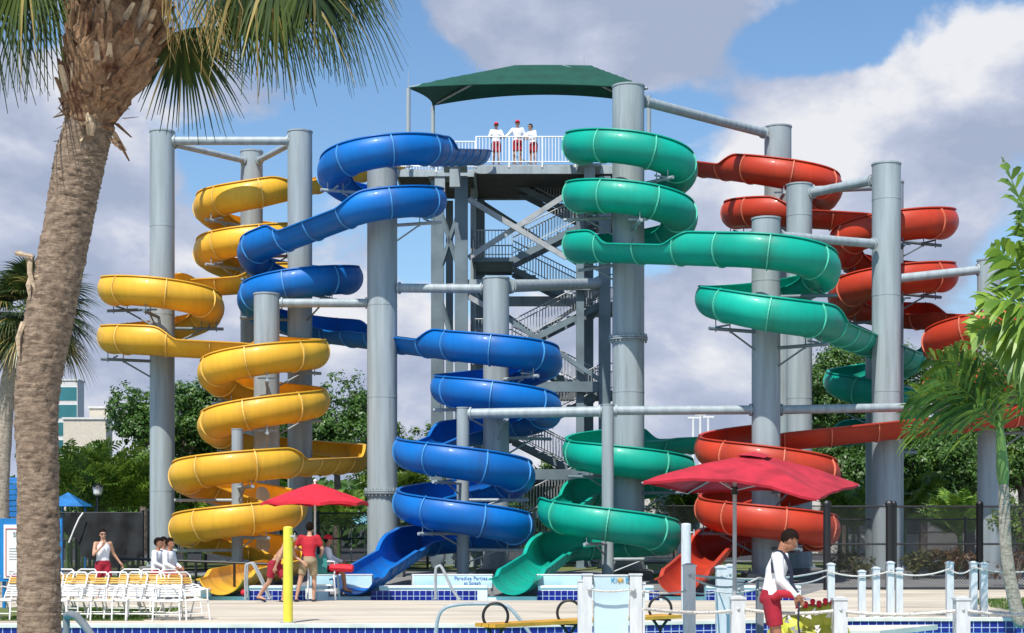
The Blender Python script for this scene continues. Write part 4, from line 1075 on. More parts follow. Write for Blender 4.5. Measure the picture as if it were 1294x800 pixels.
# ------------------------------------------------------------------ sign board by the trunk
def sign():
    Y = 33.0; root = thing('sign_board', (X(38, Y), Y, 0), 'blue framed white rules board half hidden by the palm trunk', 'sign')
    x0, x1 = X(-3, Y), X(78, Y); zt, zb = Zp(655, Y), Zp(735, Y)
    m = MB(); m.bb((x0, Y, zb), (x1, Y + .08, zt)); m.build('backing', M['signblue'], root)
    m = MB(); m.bb((X(5, Y), Y - .02, Zp(731, Y)), (X(72, Y), Y - .001, Zp(663, Y))); m.build('face', M['white'], root)
    m = MB()
    a0, a1, b0, b1 = X(8, Y), X(69, Y), Zp(728, Y), Zp(668, Y)
    for p, q in (((a0, b0), (a1, b0)), ((a1, b0), (a1, b1)), ((a1, b1), (a0, b1)), ((a0, b1), (a0, b0))): m.bar((p[0], Y - .022, p[1]), (q[0], Y - .022, q[1]), .01, .03, up=(0, 1, 0))
    m.build('border', M['brightred'], root)
    text('SL', .13, (X(20.5, Y), Y - .03, Zp(675.5, Y)), M['ink'], root, name='heading', align='CENTER')
    text('N', .12, (X(24, Y), Y - .03, Zp(715.5, Y)), M['ink'], root, name='heading')
    m = MB()
    for k in range(5): m.bb((X(12, Y), Y - .023, Zp(693 + k * 3.4, Y)), (X(64, Y), Y - .0205, Zp(693.9 + k * 3.4, Y)))
    for k in range(2): m.bb((X(12, Y), Y - .023, Zp(722 + k * 3, Y)), (X(64, Y), Y - .0205, Zp(722.9 + k * 3, Y)))
    m.build('text_lines', M['ink'], root)
    for px in (3, 74):
        m = MB(); m.cyl((X(px, Y), Y + .12), .04, 0, zt, 10); m.build('post', M['signblue'], root)
sign()
# blue tarp shade behind
def tent():
    Y = 50; root = thing('shade_tent', (X(5, Y), Y, 0), 'bright blue fabric shade with a slatted front at the left edge', 'shade tent')
    m = MB(); x0, x1 = X(-60, Y), X(26, Y); 
    for k in range(6):
        a, b = 612 + k * 7, 618 + k * 7; m.bb((x0, Y, Zp(b, Y)), (x1, Y + .05 + .02 * k, Zp(a, Y)))
    m.build('side_sheet', M['tarpblue'], root)
    m = MB(); m.add([(x0, Y, Zp(610, Y)), (x1, Y, Zp(611, Y)), (x1 - .3, Y + 3, Zp(600, Y)), (x0, Y + 3, Zp(600, Y))], [(0, 1, 2, 3)]); m.build('roof', M['tarpblue'], root)
    for xx in (x0, x1): m = MB(); m.cyl((xx, Y + .1), .05, 0, Zp(612, Y), 8); m.build('post', M['galv'], root)
tent()
def tarp2(px, Y, lb):
    root = thing('play_roof', (X(px, Y), Y, 0), lb, 'play structure', 'dark blue roofs among the palms')
    m = MB(); x = X(px, Y); z0, z1 = Zp(640, Y), Zp(622, Y)
    m.add([(x - .75, Y - .75, z0), (x + .75, Y - .75, z0), (x + .75, Y + .75, z0), (x - .75, Y + .75, z0), (x, Y, z1)], [(0, 1, 4), (1, 2, 4), (2, 3, 4), (3, 0, 4), (3, 2, 1, 0)]); m.build('roof', M['tarpblue'], root)
    for sx in (-.65, .65): m = MB(); m.cyl((x + sx, Y), .05, 0, z0, 8); m.build('post', M['signblue'], root)
tarp2(100, 62, 'dark blue pyramid roof among the palms right of the trunk'); tarp2(86, 60, 'dark blue pyramid roof closest to the palm trunk')
def lamp():
    Y = 59.3; x = X(123.5, Y); root = thing('street_lamp', (x, Y, 0), 'small lantern lamp on a dark pole above the left fence', 'street lamp')
    m = MB(); m.tube([(x, Y, 0), (x, Y, Zp(626, Y))], [.06, .04], 10); m.build('pole', M['black'], root)
    m = MB(); z = Zp(626, Y); m.cyl((x, Y), .09, z, z + .06, 12, .16); m.cyl((x, Y), .16, z + .06, z + .3, 12, .2); m.build('lantern', M['white'], root)
    m = MB(); m.cyl((x, Y), .24, z + .3, z + .36, 12, .2); m.cyl((x, Y), .2, z + .36, z + .46, 12, .03); m.build('lantern_cap', M['black'], root)
lamp()

# ------------------------------------------------------------------ buildings
def bldg(name, px0, px1, Y, top, depth, wall, label, rows=(), glassmat='glass', roof=True, z0=0):
    x0, x1 = X(px0, Y), X(px1, Y); zt = Zp(top, Y)
    root = thing(name, ((x0 + x1) / 2, Y, 0), label, 'building')
    m = MB(); m.bb((x0, Y, z0), (x1, Y + depth, zt)); m.build('wall', M[wall], root)
    if roof: m = MB(); m.bb((x0 - .15, Y - .15, zt + .001), (x1 + .15, Y + depth + .15, zt + .25)); m.build('roof', M['whitewall'], root)
    for (zb, h, n, w) in rows:
        for i in range(n):
            xc = x0 + (x1 - x0) * (i + .5) / n; fr_ = MB(); fr_.bb((xc - w / 2 - .05, Y - .04, zb - .05), (xc + w / 2 + .05, Y - .003, zb + h + .05)); fo = fr_.build('window', M['white'], root)
            g_ = MB(); g_.bb((xc - w / 2, Y - .06, zb), (xc + w / 2, Y - .042, zb + h)); g_.build('pane', M[glassmat], fo)
    return root
bldg('glass_tower', 34, 98, 260, 481, 4, 'whitewall', 'teal glass office tower far behind the palm trunk', [(1.5 + 2.9 * k, 2.2, 1, 8.1) for k in range(8)], 'tealglass')
bldg('low_building', 80, 134, 190, 530, 3, 'cream', 'cream low building beyond the trees at left', [])
bldg('low_building', 113, 136, 194, 516, 2, 'cream', 'cream rooftop block right of the cream low building', [])
bldg('white_building', 815, 1172, 92, 603, 12, 'whitewall', 'long white building behind the trees on the right', [(1.1, 1.2, 9, .9)])
bldg('white_building', 1226, 1400, 95, 575, 12, 'whitewall', 'taller white building at far right behind the small palm', [(1.1, 1.3, 4, 1.2), (4.2, 1.3, 4, 1.2)])
def lp(px, top, lb):
    Y = 140; x = X(px, Y); root = thing('light_pole', (x, Y, 0), lb, 'light pole', 'far white light poles')
    m = MB(); m.tube([(x, Y, 0), (x, Y, Zp(top, Y))], [.16, .1], 8); m.build('pole', M['white'], root)
    m = MB(); m.bb((x - .5, Y - .1, Zp(top, Y)), (x + .5, Y + .1, Zp(top, Y) + .15)); m.build('lamp_head', M['white'], root)
lp(876, 529, 'far white light pole, left of three behind the red slide'); lp(885, 525, 'far white light pole, middle of three behind the red slide'); lp(895, 528, 'far white light pole, right of three behind the red slide')
def cab(px, Y, lb, w=1.1):
    x = X(px, Y); root = thing('beach_umbrella', (x, Y, 0), lb, 'umbrella', 'pale blue pointed umbrellas beyond the fence')
    m = MB(); m.tube([(x, Y, Zp(662, Y)), (x, Y, Zp(653, Y)), (x, Y, Zp(649, Y))], [w, w * .35, .02], 8); m.build('canopy', M['cyan'], root)
    m = MB(); m.cyl((x, Y), .03, 0, Zp(655, Y), 6); m.build('pole', M['white'], root)
for px, lb in ((407, 'pale blue pointed umbrella beyond the fence, first left of the blue slide'), (421, 'pale blue pointed umbrella beyond the fence, second from the left'), (429, 'pale blue pointed umbrella beyond the fence, third from the left'), (444, 'pale blue pointed umbrella beyond the fence, fourth from the left'), (461, 'pale blue pointed umbrella nearest the widest column')): cab(px, 72, lb, .5)

# rescue float thing
def floaty():
    Y = 19.8; root = thing('pool_float', (X(1022, Y), Y, .0), 'yellow green inflatable with white fins and red tips below the near rope', 'pool float')
    m = MB(); rng = random.Random(5)
    pts_ = [(985, 800, .2), (1003, 790, .24), (1025, 778, .25), (1047, 775, .24), (1020, 805, .32), (1050, 800, .3)]
    for px, py, r in pts_: m.ball(P(px, py + 6, Y + .1), r * .85, 16)
    m.build('body', M['hydrant'], root, smooth=True)
    for px, py in ((1008, 764), (1018, 763), (1027, 760), (1035, 762), (1043, 759), (1052, 761)):
        m = MB(); m.tube([P(px, py + 5, Y), P(px, py + 1.5, Y)], [.03, .024], 8); m.ball(P(px, py, Y), .035, 8); m.build('knob', M['brightred'], root)
    for k in range(16):
        px, py = rng.uniform(992, 1056), rng.uniform(772, 800); c = P(px, py, Y - .22); a = rng.uniform(0, 6)
        m = MB(); m.add([c + Vector((math.cos(a) * .05, -.01, math.sin(a) * .05)), c + Vector((math.cos(a + 2.2) * .05, -.01, math.sin(a + 2.2) * .05)), c + Vector((math.cos(a + 4) * .035, -.01, math.sin(a + 4) * .035)), c + Vector((0, .08, 0))], [(0, 1, 2), (0, 3, 1), (1, 3, 2), (2, 3, 0)]); m.build('fin', M['white'], root)
floaty()

def treeline():
    rng = random.Random(77); g = MB()
    for k in range(13000):
        px = rng.uniform(-120, 1420); Y = rng.uniform(108, 118); h = Zp(606 + 16 * noise.noise(Vector((px * .02, 3, 1))) + 8 * noise.noise(Vector((px * .07, 1, 1))), Y)
        q = Vector((X(px, Y), Y, rng.random() ** .7 * h)); n_ = Vector((rng.gauss(0, 1), -1, rng.gauss(0, 1) + .6)).normalized(); a = n_.orthogonal().normalized(); b = n_.cross(a); s_ = rng.uniform(.25, .5)
        g.add([q - a * s_, q - b * s_ * .6, q + a * s_, q + b * s_ * .6], [(0, 1, 2, 3)])
    tag(g.build('far_wood', M['leaf']), 'dark green far-off wood along the horizon behind the fences', 'wood', kind='stuff')
treeline()
# ------------------------------------------------------------------ vegetation
def crown_leaves(rng, c, rad, n, leaf, lobes=12, flat=.8):
    """leaf quads scattered through an uneven crown made of lobes"""
    vs = []; fs = []
    L = []
    for i in range(lobes):
        v = Vector((rng.gauss(0, 1), rng.gauss(0, 1), rng.gauss(0, .9))).normalized() * rng.uniform(.35, .78)
        L.append((Vector((v.x * rad, v.y * rad, v.z * rad * flat)), rad * rng.uniform(.28, .46)))
    L.append((Vector((0, 0, 0)), rad * .5))
    # twig clusters on the lobes
    cl = []
    for i in range(n // 22):
        lc, lr = rng.choice(L); v = Vector((rng.gauss(0, 1), rng.gauss(0, 1), rng.gauss(0.15, 1))).normalized()
        p = lc + v * lr * rng.uniform(.55, 1.12)
        cl.append((p, v, rng.uniform(.16, .38) * rad * .32 + .12))
    for p, v, cr in cl:
        for k in range(22):
            w = Vector((rng.gauss(0, 1), rng.gauss(0, 1), rng.gauss(0, .7))).normalized()
            q = c + p + w * cr * rng.uniform(.2, 1.15)
            nrm = (v * .5 + w + Vector((0, 0, .5))).normalized(); a = nrm.orthogonal().normalized(); b = nrm.cross(a)
            t = rng.uniform(0, 6.28); a, b = a * math.cos(t) + b * math.sin(t), b * math.cos(t) - a * math.sin(t)
            s = leaf * rng.uniform(.6, 1.25); o = len(vs)
            vs += [q - a * s, q - b * s * .45, q + a * s, q + b * s * .45]; fs.append((o, o + 1, o + 2, o + 3))
    return vs, fs, L
def tree(px, Y, top, rad, label, mt='leaf', n=6500, seed=1, leaf=.15, flat=.8, lobes=12):
    rng = random.Random(seed); x = X(px, Y); zt = Zp(top, Y); cz = zt - rad * flat * .95
    root = thing('broadleaf_tree', (x, Y, 0), label, 'tree', 'broadleaf trees behind the slides')
    c = Vector((x, Y, cz)); vs, fs, L = crown_leaves(rng, c, rad, n, leaf, lobes, flat)
    m = MB(); m.add(vs, fs); m.build('crown', M[mt], root)
    m = MB(); h = max(.6, cz - rad * .4); m.tube([(x, Y, 0), (x + .1, Y, h * .5), (x, Y + .1, h), (x, Y, cz + rad * .2)], [.28, .2, .17, .06], 10)
    m.build('trunk', M['bark'], root, smooth=True)
    m = MB()
    for lc, lr in L[:8]: m.tube([Vector((x, Y, h * .8)), Vector((x, Y, h)).lerp(c + lc, .5) + Vector((0, 0, .2)), c + lc], [.1, .06, .02], 6)
    m.build('limb', M['bark'], root)
    return root
TR = [(180, 88, 488, 2.3, 'round dark green tree behind the fence, left of the far left column', 'leaf', 31), (232, 90, 470, 3.6, 'tall dark tree between the far left column and the yellow loops', 'leaf', 32),
      (285, 92, 498, 3.4, 'dark tree directly behind the middle yellow loops', 'leaf', 33), (345, 94, 520, 3.4, 'dark tree behind the lowest yellow loops', 'leaf', 34),
      (425, 90, 486, 3.5, 'green tree between the yellow loops and the widest column', 'leaf', 35), (500, 92, 535, 2.6, 'small tree just right of the widest column', 'leaf2', 36),
      (112, 92, 556, 1.9, 'low leafy tree between the palm trunk and the cream building', 'leaf', 37),
      (1085, 95, 410, 4.2, 'tallest tree, rising behind the back green loop and tall bare column', 'leaf', 38), (1040, 92, 452, 3.2, 'tree whose crown shows left of the back green loop', 'leaf', 39),
      (1065, 84, 540, 3.0, 'tree behind the sloping red chute, left of the tall bare column', 'leaf', 40), (1165, 84, 525, 3.5, 'tree under the sloping red chute, right of the tall bare column', 'leaf', 41),
      (1225, 86, 530, 3.3, 'tree behind the far right column', 'leaf2', 42), (1290, 90, 500, 4.0, 'tree at the right edge behind the small palm', 'leaf', 43), (1110, 88, 505, 3.2, 'dark tree behind the tall bare column', 'leaf', 45),
      (720, 88, 575, 2.2, 'low tree behind the foot of the stair tower', 'leaf2', 44), (850, 90, 588, 1.8, 'small tree between the green loops and the low red loops', 'leaf', 46)]
for px, Y, top, rad, lb, mt, sd in TR:
    tree(px, Y, top, rad, lb, mt, n=int(1500 * rad * rad), seed=sd, leaf=.125)

def pinnate(mb, base, d0, length, droop, nleaf=26, ll=.5, lw=.03, rng=random, twist=0.0, stem=.018, bare=.12, roll=0.0):
    """feather frond: leaflets either side of an arching rachis"""
    d0 = Vector(d0).normalized(); pts = []; p = Vector(base); d = d0.copy(); n = 14; st = length / n
    side = d0.cross(Vector((0, 0, 1))); side = side.normalized() if side.length > .1 else Vector((1, 0, 0))
    if roll: side = (side * math.cos(roll) + side.cross(d0) * math.sin(roll)).normalized()
    for i in range(n + 1):
        pts.append(p.copy()); d = (d + Vector((0, 0, -1)) * droop * (i / n) * st).normalized(); p = p + d * st
    mb.mi = 0; mb.tube(pts, [stem * (1 - .8 * i / n) for i in range(n + 1)], 5)
    for k in range(nleaf):
        t = bare + (1 - bare) * (k + .5) / nleaf; f = t * n; i = min(int(f), n - 1); q = pts[i].lerp(pts[i + 1], f - i)
        dd = (pts[i + 1] - pts[i]).normalized(); s_ = (side - dd * side.dot(dd)).normalized(); u = s_.cross(dd)
        if u.z < 0: u = -u
        L_ = ll * (math.sin(pi * min(1, t * .86 + .16)) ** .6) * rng.uniform(.85, 1.12)
        for sg in (-1, 1):
            dirn = (s_ * sg * 1.0 + dd * (.5 + .6 * t) + u * (.25 + twist * rng.uniform(-1, 1)) + Vector((rng.uniform(-.12, .12), rng.uniform(-.12, .12), 0))).normalized()
            w = lw * (.75 + .4 * rng.random()); wn = dirn.cross(u).normalized() * w
            a = q; b = q + dirn * L_ * .45 + Vector((0, 0, -.03 * L_)); c = q + dirn * L_ * .78 + Vector((0, 0, -.16 * L_)); e = q + dirn * L_ * 1.02 + Vector((0, 0, -.36 * L_))
            mid = u * w * .5
            vs = [a - wn * .3, a + wn * .3, b - wn + mid * 0, b + wn, c - wn * .62, c + wn * .62, e]
            mb.add(vs, [(0, 1, 3, 2), (2, 3, 5, 4), (4, 5, 6)])
def fan(mb, H, D, Nn, rad, rng, nseg=46, spread=125, droop=.5, lw=.022, split=.35, dry=.25):
    D = Vector(D).normalized(); Nn = Vector(Nn); Nn = (Nn - D * Nn.dot(D)).normalized(); S = D.cross(Nn)
    for k in range(nseg):
        a = R(-spread + 2 * spread * (k + .5) / nseg + rng.uniform(-1.5, 1.5)); dirn = (D * math.cos(a) + S * math.sin(a)).normalized()
        L_ = rad * (1 - .25 * abs(a) / pi) * rng.uniform(.88, 1.06)
        fold = Nn * (.012 if k % 2 else -.012)
        pts = []; 
        for t in (0, .18, .38, .58, .78, 1.0):
            q = H + dirn * L_ * t * (1 - .10 * t) - Nn * (.10 * rad * math.cos(a) * t * t) + Vector((0, 0, -1)) * droop * L_ * (t ** 2.4) + fold * t
            pts.append(q)
        wid = [lw * .5, lw * 1.0, lw * 1.05, lw * .7, lw * .38, 0.003]
        mb.mi = 1 if rng.random() < dry else 0
        w0 = dirn.cross(Nn).normalized()
        vs = []
        for q, w in zip(pts, wid): vs += [q - w0 * w, q + w0 * w]
        mb.add(vs, [(2 * i, 2 * i + 1, 2 * i + 3, 2 * i + 2) for i in range(5)])
    mb.mi = 0
def rtube(path, rads, n=40, rough=.02, seed=0, sub=6, freq=9):
    """roughened tapering trunk"""
    m = MB(); P_ = [Vector(p) for p in path]; pts = []; rs = []
    for i in range(len(P_) - 1):
        p0, p1, p2, p3 = P_[max(i - 1, 0)], P_[i], P_[i + 1], P_[min(i + 2, len(P_) - 1)]
        for k in range(sub):
            t = k / sub; pts.append(.5 * ((2 * p1) + (p2 - p0) * t + (2 * p0 - 5 * p1 + 4 * p2 - p3) * t * t + (3 * p1 - p0 - 3 * p2 + p3) * t ** 3)); rs.append(rads[i] + (rads[i + 1] - rads[i]) * t)
    pts.append(P_[-1]); rs.append(rads[-1]); m.tube(pts, rs, n)
    ctr = 0
    for i, v in enumerate(m.v):
        j = min(i // n, len(pts) - 1); c = pts[j]; d = v - c
        if d.length < 1e-6: continue
        k = noise.fractal(Vector((v.x * freq + seed, v.y * freq, v.z * freq * 3.2)), .8, 2.1, 4); v += d.normalized() * k * rough
    return m
def sabal_big():
    Y = 14.0; rng = random.Random(11)
    path = [(52, 930), (50, 800), (49, 700), (48, 600), (47, 500), (63, 400), (83, 300), (94, 240), (102, 200), (113, 155)]
    wid = [58, 53, 53, 50, 54, 60, 58, 61, 62, 60]
    pw = [P(a, b, Y) for a, b in path]; rs = [w * Y / F / 2 for w in wid]
    pw[0].z = 0.0
    root = thing('palm_tree', (pw[0].x, Y, 0), 'large fan palm in the left foreground with a rough leaning trunk', 'palm tree')
    rtube(pw, rs, n=64, rough=.016, sub=26, freq=17).build('trunk', M['palmtrunk'], root, smooth=True, ang=80)
    # head of old leaf bases
    path2 = [P(113, 165, Y), P(118, 125, Y), P(138, 72, Y), P(154, 5, Y), P(172, -60, Y)]
    rtube(path2, [w * Y / F / 2 for w in (52, 76, 112, 104, 76)], n=40, rough=.05, sub=8, freq=6).build('crown_base', M['boots'], root, smooth=True, ang=80)
    bp = MB()
    for k in range(300):
        t = rng.random() ** .85 * 3.9; i = min(int(t), 3); c = path2[i].lerp(path2[i + 1], t - i); ax = (path2[i + 1] - path2[i]).normalized()
        rr = [23, 40, 59, 56, 38]; r_ = (rr[i] + (rr[i + 1] - rr[i]) * (t - i)) * Y / F
        a = rng.uniform(0, 2 * pi); s_ = ax.orthogonal().normalized(); u_ = ax.cross(s_); o = (s_ * math.cos(a) + u_ * math.sin(a))
        L_ = rng.uniform(.14, .34); w = rng.uniform(.03, .06); tn = o.cross(ax).normalized()
        b0 = c + o * r_ * .88; up = (ax * rng.uniform(.7, 1.1) + o * rng.uniform(.15, .55) + tn * rng.uniform(-.35, .35)).normalized()
        tip = b0 + up * L_; th = o * .018
        vs = [b0 - tn * w - th, b0 + tn * w - th, b0 + tn * w + th, b0 - tn * w + th, tip - tn * w * .5 - th * .4, tip + tn * w * .5 - th * .4, tip + tn * w * .42 + th, tip - tn * w * .42 + th]
        bp.mi = 1 if rng.random() < .18 else 0
        bp.add(vs, [(3, 2, 1, 0), (4, 5, 6, 7), (0, 1, 5, 4), (1, 2, 6, 5), (2, 3, 7, 6), (3, 0, 4, 7)])
    # ragged stubs hanging at the bottom of the head
    for k in range(46):
        a = rng.uniform(0, 2 * pi); c = P(118 + rng.uniform(-3, 10), rng.uniform(105, 185), Y); o = Vector((math.cos(a), math.sin(a) , 0)); r_ = .20 if c.z < 3.9 + 1.4 else .25
        b0 = c + o * r_ * .85; tip = b0 + (o * rng.uniform(.3, .9) + Vector((0, 0, rng.uniform(-1.1, .5)))).normalized() * rng.uniform(.08, .24); tn = o.cross(Vector((0, 0, 1)))
        w = rng.uniform(.015, .04); bp.mi = 1 if rng.random() < .4 else 0
        bp.add([b0 - tn * w, b0 + tn * w, tip + tn * w * .4, tip - tn * w * .4, b0 - o * .03], [(0, 1, 2, 3), (0, 3, 4), (1, 4, 2), (3, 2, 4)])
    # pale scar stub
    bp.mi = 1; c = P(113, 160, Y - .22); bp.tube([c + Vector((0, 0, .11)), c + Vector((.02, -.02, 0)), c + Vector((.01, -.01, -.08))], [.035, .045, .03], 8)
    bp.build('leaf_base', [M['boots'], M['bootpale']], root)
    for (a, b) in (((38, 322), (46, 372)), ((42, 345), (38, 378)), ((22, 320), (42, 324)), ((30, 408), (24, 450)), ((46, 352), (56, 350))):
        m = MB(); A, B = P(*a, Y - .1), P(*b, Y - .16); m.tube([A, (A + B) / 2 + Vector((-.02, -.03, 0)), B], [.028, .024, .008], 6); m.build('broken_stub', M['bootpale'], root)
    # fronds: hastula px, py, depth offset; blade direction (px right, px up, towards camera); radius px
    FR = [(318, -75, -.1, (.55, -.8, .1), 170, .7), (350, -50, -.3, (.8, -.5, .0), 150, .7), (395, -60, .1, (.7, -.7, -.2), 160, .8),
          (340, -30, .3, (.25, -1, .2), 125, .7), (412, -55, 0, (.9, -.45, .1), 92, .8), (228, 40, .35, (.42, -.9, .15), 128, .45),
          (395, -30, -.2, (.55, -.85, 0), 125, .7), (300, -15, .5, (.6, -.8, .1), 105, .7), (425, -75, .2, (.8, -.6, 0), 105, .8),
          (35, -55, -.2, (-.5, -.8, -.1), 165, .7), (60, -60, .3, (-.15, -1, .1), 150, .8), (-10, -90, .1, (-.8, -.5, .1), 200, .8), (20, -45, .5, (-.2, -.9, .4), 140, .7), (-40, -70, .0, (.1, -1, 0), 170, .8),
          (120, -160, -.8, (-.2, .2, -1), 150, .8), (200, -200, .6, (.1, 1, .4), 160, .5), (60, -200, .2, (-.7, .7, 0), 170, .6), (290, -190, .0, (.8, .5, 0), 190, .6), (150, -220, -.2, (0, 1, -.2), 170, .5)]
    cc = P(172, -55, Y)
    for (px, py, dy, d, rp, dr) in FR:
        H = P(px, py, Y + dy); D = Vector((d[0], d[2], d[1])).normalized(); rad = rp * Y / F
        m = MB(); mid = (cc + H) / 2 + Vector((0, 0, .18)); 
        Nn = Vector((rng.uniform(-.25, .25), -.55 + rng.uniform(-.5, .3), .8))
        fan(m, H, D, Nn, rad, rng, nseg=50, spread=88, droop=dr * .5, lw=.0185, dry=.07)
        f = m.build('frond', [M['fanleaf'], M['fandry']], root)
        m = MB(); m.tube([cc, mid, H], [.03, .02, .012], 6); m.build('stalk', M['crownshaft'], f)
    # straw fibres hanging under the crown
    m = MB()
    for k in range(90):
        px, py = rng.uniform(205, 290), rng.uniform(-30, 15); a = P(px, py, Y + rng.uniform(-.4, .3)); L_ = rng.uniform(.25, .6)
        b = a + Vector((rng.uniform(-.05, .12), rng.uniform(-.05, .05), -L_ * .6)); c = b + Vector((rng.uniform(-.06, .08), 0, -L_ * .4)); m.tube([a, b, c], [.005, .004, .002], 3)
    m.build('flower_stalks', M['palmstraw'], root)
sabal_big()
def sabal_small():
    Y = 38.0; rng = random.Random(5); cx = P(42, 396, Y)
    path = [P(2, 755, Y), P(1, 650, Y), P(4, 560, Y), P(12, 480, Y), P(30, 400, Y)]; path[0].z = 0
    root = thing('palm_tree', (path[0].x, Y, 0), 'second fan palm at the left edge, partly behind the big palm trunk', 'palm tree')
    rtube(path, [.2, .19, .19, .19, .19], rough=.02, sub=8).build('trunk', M['palmgrey'], root, smooth=True, ang=80)
    for k in range(44):
        a = 2 * pi * k * .381966; el = 1.3 - 2.2 * (k / 44); d = Vector((math.cos(a) * math.cos(el), math.sin(a) * math.cos(el), math.sin(el)))
        Lp = rng.uniform(.65, 1.0); H = cx + d * Lp + Vector((0, 0, -.1 * Lp)); m = MB(); fan(m, H, d + Vector((0, 0, -.15)), Vector((0, 0, 1)) + d * .2, rng.uniform(1.05, 1.3), rng, nseg=40, spread=110, droop=.28, lw=.028, dry=.08 if k < 34 else .5)
        f = m.build('frond', [M['fanleaf'], M['fandry']], root); m = MB(); m.tube([cx, H], [.02, .01], 5); m.build('stalk', M['crownshaft'], f)
sabal_small()
def adonidia(name, base_px, Y, lean, top_px, zoff, label, fronds, ll=.55, lw=.032, mt='lime', L=1.9, seed=3, tr=(.13, .09)):
    rng = random.Random(seed)
    path = [P(a, b, Y) for a, b in base_px]; path[0].z = 0
    root = thing('palm_tree', (path[0].x, Y, 0), label, 'palm tree')
    n = len(path); rtube(path, [tr[0] + (tr[1] - tr[0]) * i / (n - 1) for i in range(n)], n=24, rough=.008, sub=8).build('trunk', M['palmgrey'], root, smooth=True, ang=80)
    a, b = path[-1], P(*top_px, Y); m = MB(); m.tube([a, a.lerp(b, .15), a.lerp(b, .6), b], [tr[1], tr[1] * 1.25, tr[1] * .9, .03], 14); m.build('crownshaft', M['crownshaft'], root, smooth=True)
    c0 = a.lerp(b, .75)
    for (dx, dy, dz, ln, dr) in fronds:
        m = MB(); pinnate(m, c0 + Vector((0, 0, rng.uniform(-.1, .1))), (dx, dy, dz), ln, dr, nleaf=17, ll=ll, lw=lw, rng=rng, twist=.45, stem=.022, bare=.2, roll=rng.choice((-1, 1)) * rng.uniform(.5, 1.25)); m.build('frond', M[mt], root)
    return root
adonidia('palm_tree', [(1291, 800), (1287, 780), (1277, 735), (1271, 690), (1269, 640), (1268, 612)], 28.6, 0, (1262, 515), 0, 'slender small palm at far right with bright green feather fronds',
         [(-1, -0.2, 0.75, 1.85, 1.1), (-1, 0.3, 0.45, 1.84, 1.1), (-1, 0, 1.4, 1.85, 1.02), (-0.45, -0.5, 1.2, 1.84, 1.1), (0.2, -0.4, 1.6, 2.38, 0.77), (0.9, 0.2, 0.6, 2.38, 1.02), (0.5, -0.6, 0.3, 2.01, 1.1), (-0.3, 0.7, 0.8, 1.75, 0.94), (0.3, 0.8, 0.9, 2.24, 0.85), (-0.5, -0.7, 0.45, 1.57, 1.27), (0.1, -0.9, 0.7, 2.13, 1.1), (-1, -0.5, 0.9, 1.85, 0.85), (-0.9, 0.5, 0.2, 1.84, 0.68), (-0.2, 0.1, 1.5, 2.24, 0.68), (-0.9, -0.3, 1.5, 1.85, 0.94), (-0.6, 0.4, 1.7, 1.85, 0.77), (0.1, -0.2, 2, 2.38, 0.51), (-1, -0.1, 0.55, 1.85, 0.77), (0.8, -0.5, 0.8, 2.38, 0.85)], L=2, ll=.84, lw=.035)
def near_right():
    rng = random.Random(9); Y = 17.0; root = thing('palm_tree', (X(1400, Y), Y, 0), 'palm outside the right edge with only its broad leaflets showing high up', 'palm tree')
    path = [P(1390, 900, Y), P(1380, 600, Y), P(1355, 380, Y)]; path[0].z = 0
    rtube(path, [.12, .1, .09], n=20, rough=.006).build('trunk', M['palmgrey'], root, smooth=True)
    c = P(1345, 400, Y)
    for d, ln, dr in (((-.42, 0, 1.15), 1.85, .22), ((-.75, .1, .95), 1.1, .7), ((-1, -.1, .3), 1.0, .7), ((-1, .2, -.05), 1.0, .7), ((-.8, .1, -.4), .8, .7), ((-.5, -.2, 1.0), 1.2, .6), ((-.2, .2, 1.2), 1.5, .3), ((.6, 0, 1), 1.7, .8), ((0, .6, 1), 1.6, .8), ((0, -.6, 1), 1.5, .9), ((.8, .2, .4), 1.5, 1)):
        m = MB(); pinnate(m, c, d, ln, dr, nleaf=12, ll=.5, lw=.045, rng=rng, twist=.4, stem=.02, bare=.3, roll=rng.uniform(.5, 1.3)); m.build('frond', M['palmleaf'], root)
near_right()
# clumping feather palms below the trees
def clump(px, Y, top, label, seed, mt='palmleaf', n=13, spread=1.0):
    rng = random.Random(seed); x = X(px, Y); h = Zp(top, Y); root = thing('feather_palm', (x, Y, 0), label, 'palm', 'clumping feather palms by the fence')
    for s_ in range(3):
        bx, by = x + rng.uniform(-.5, .5) * spread, Y + rng.uniform(-.5, .5); bh = h * rng.uniform(.35, .6); m = MB(); m.tube([(bx, by, 0), (bx, by, bh)], [.07, .05], 8); m.build('trunk', M['crownshaft'], root)
        for k in range(n // 2 + 5):
            a = rng.uniform(0, 2 * pi); m = MB(); pinnate(m, (bx, by, bh), (math.cos(a), math.sin(a), rng.uniform(.7, 2.4)), (h - bh) * rng.uniform(.95, 1.3), .9 * 2.2 / max(h - bh, .5), nleaf=20, ll=.6, lw=.05, rng=rng, twist=.2, stem=.02, roll=rng.uniform(-1.2, 1.2)); m.build('frond', M[mt], root)
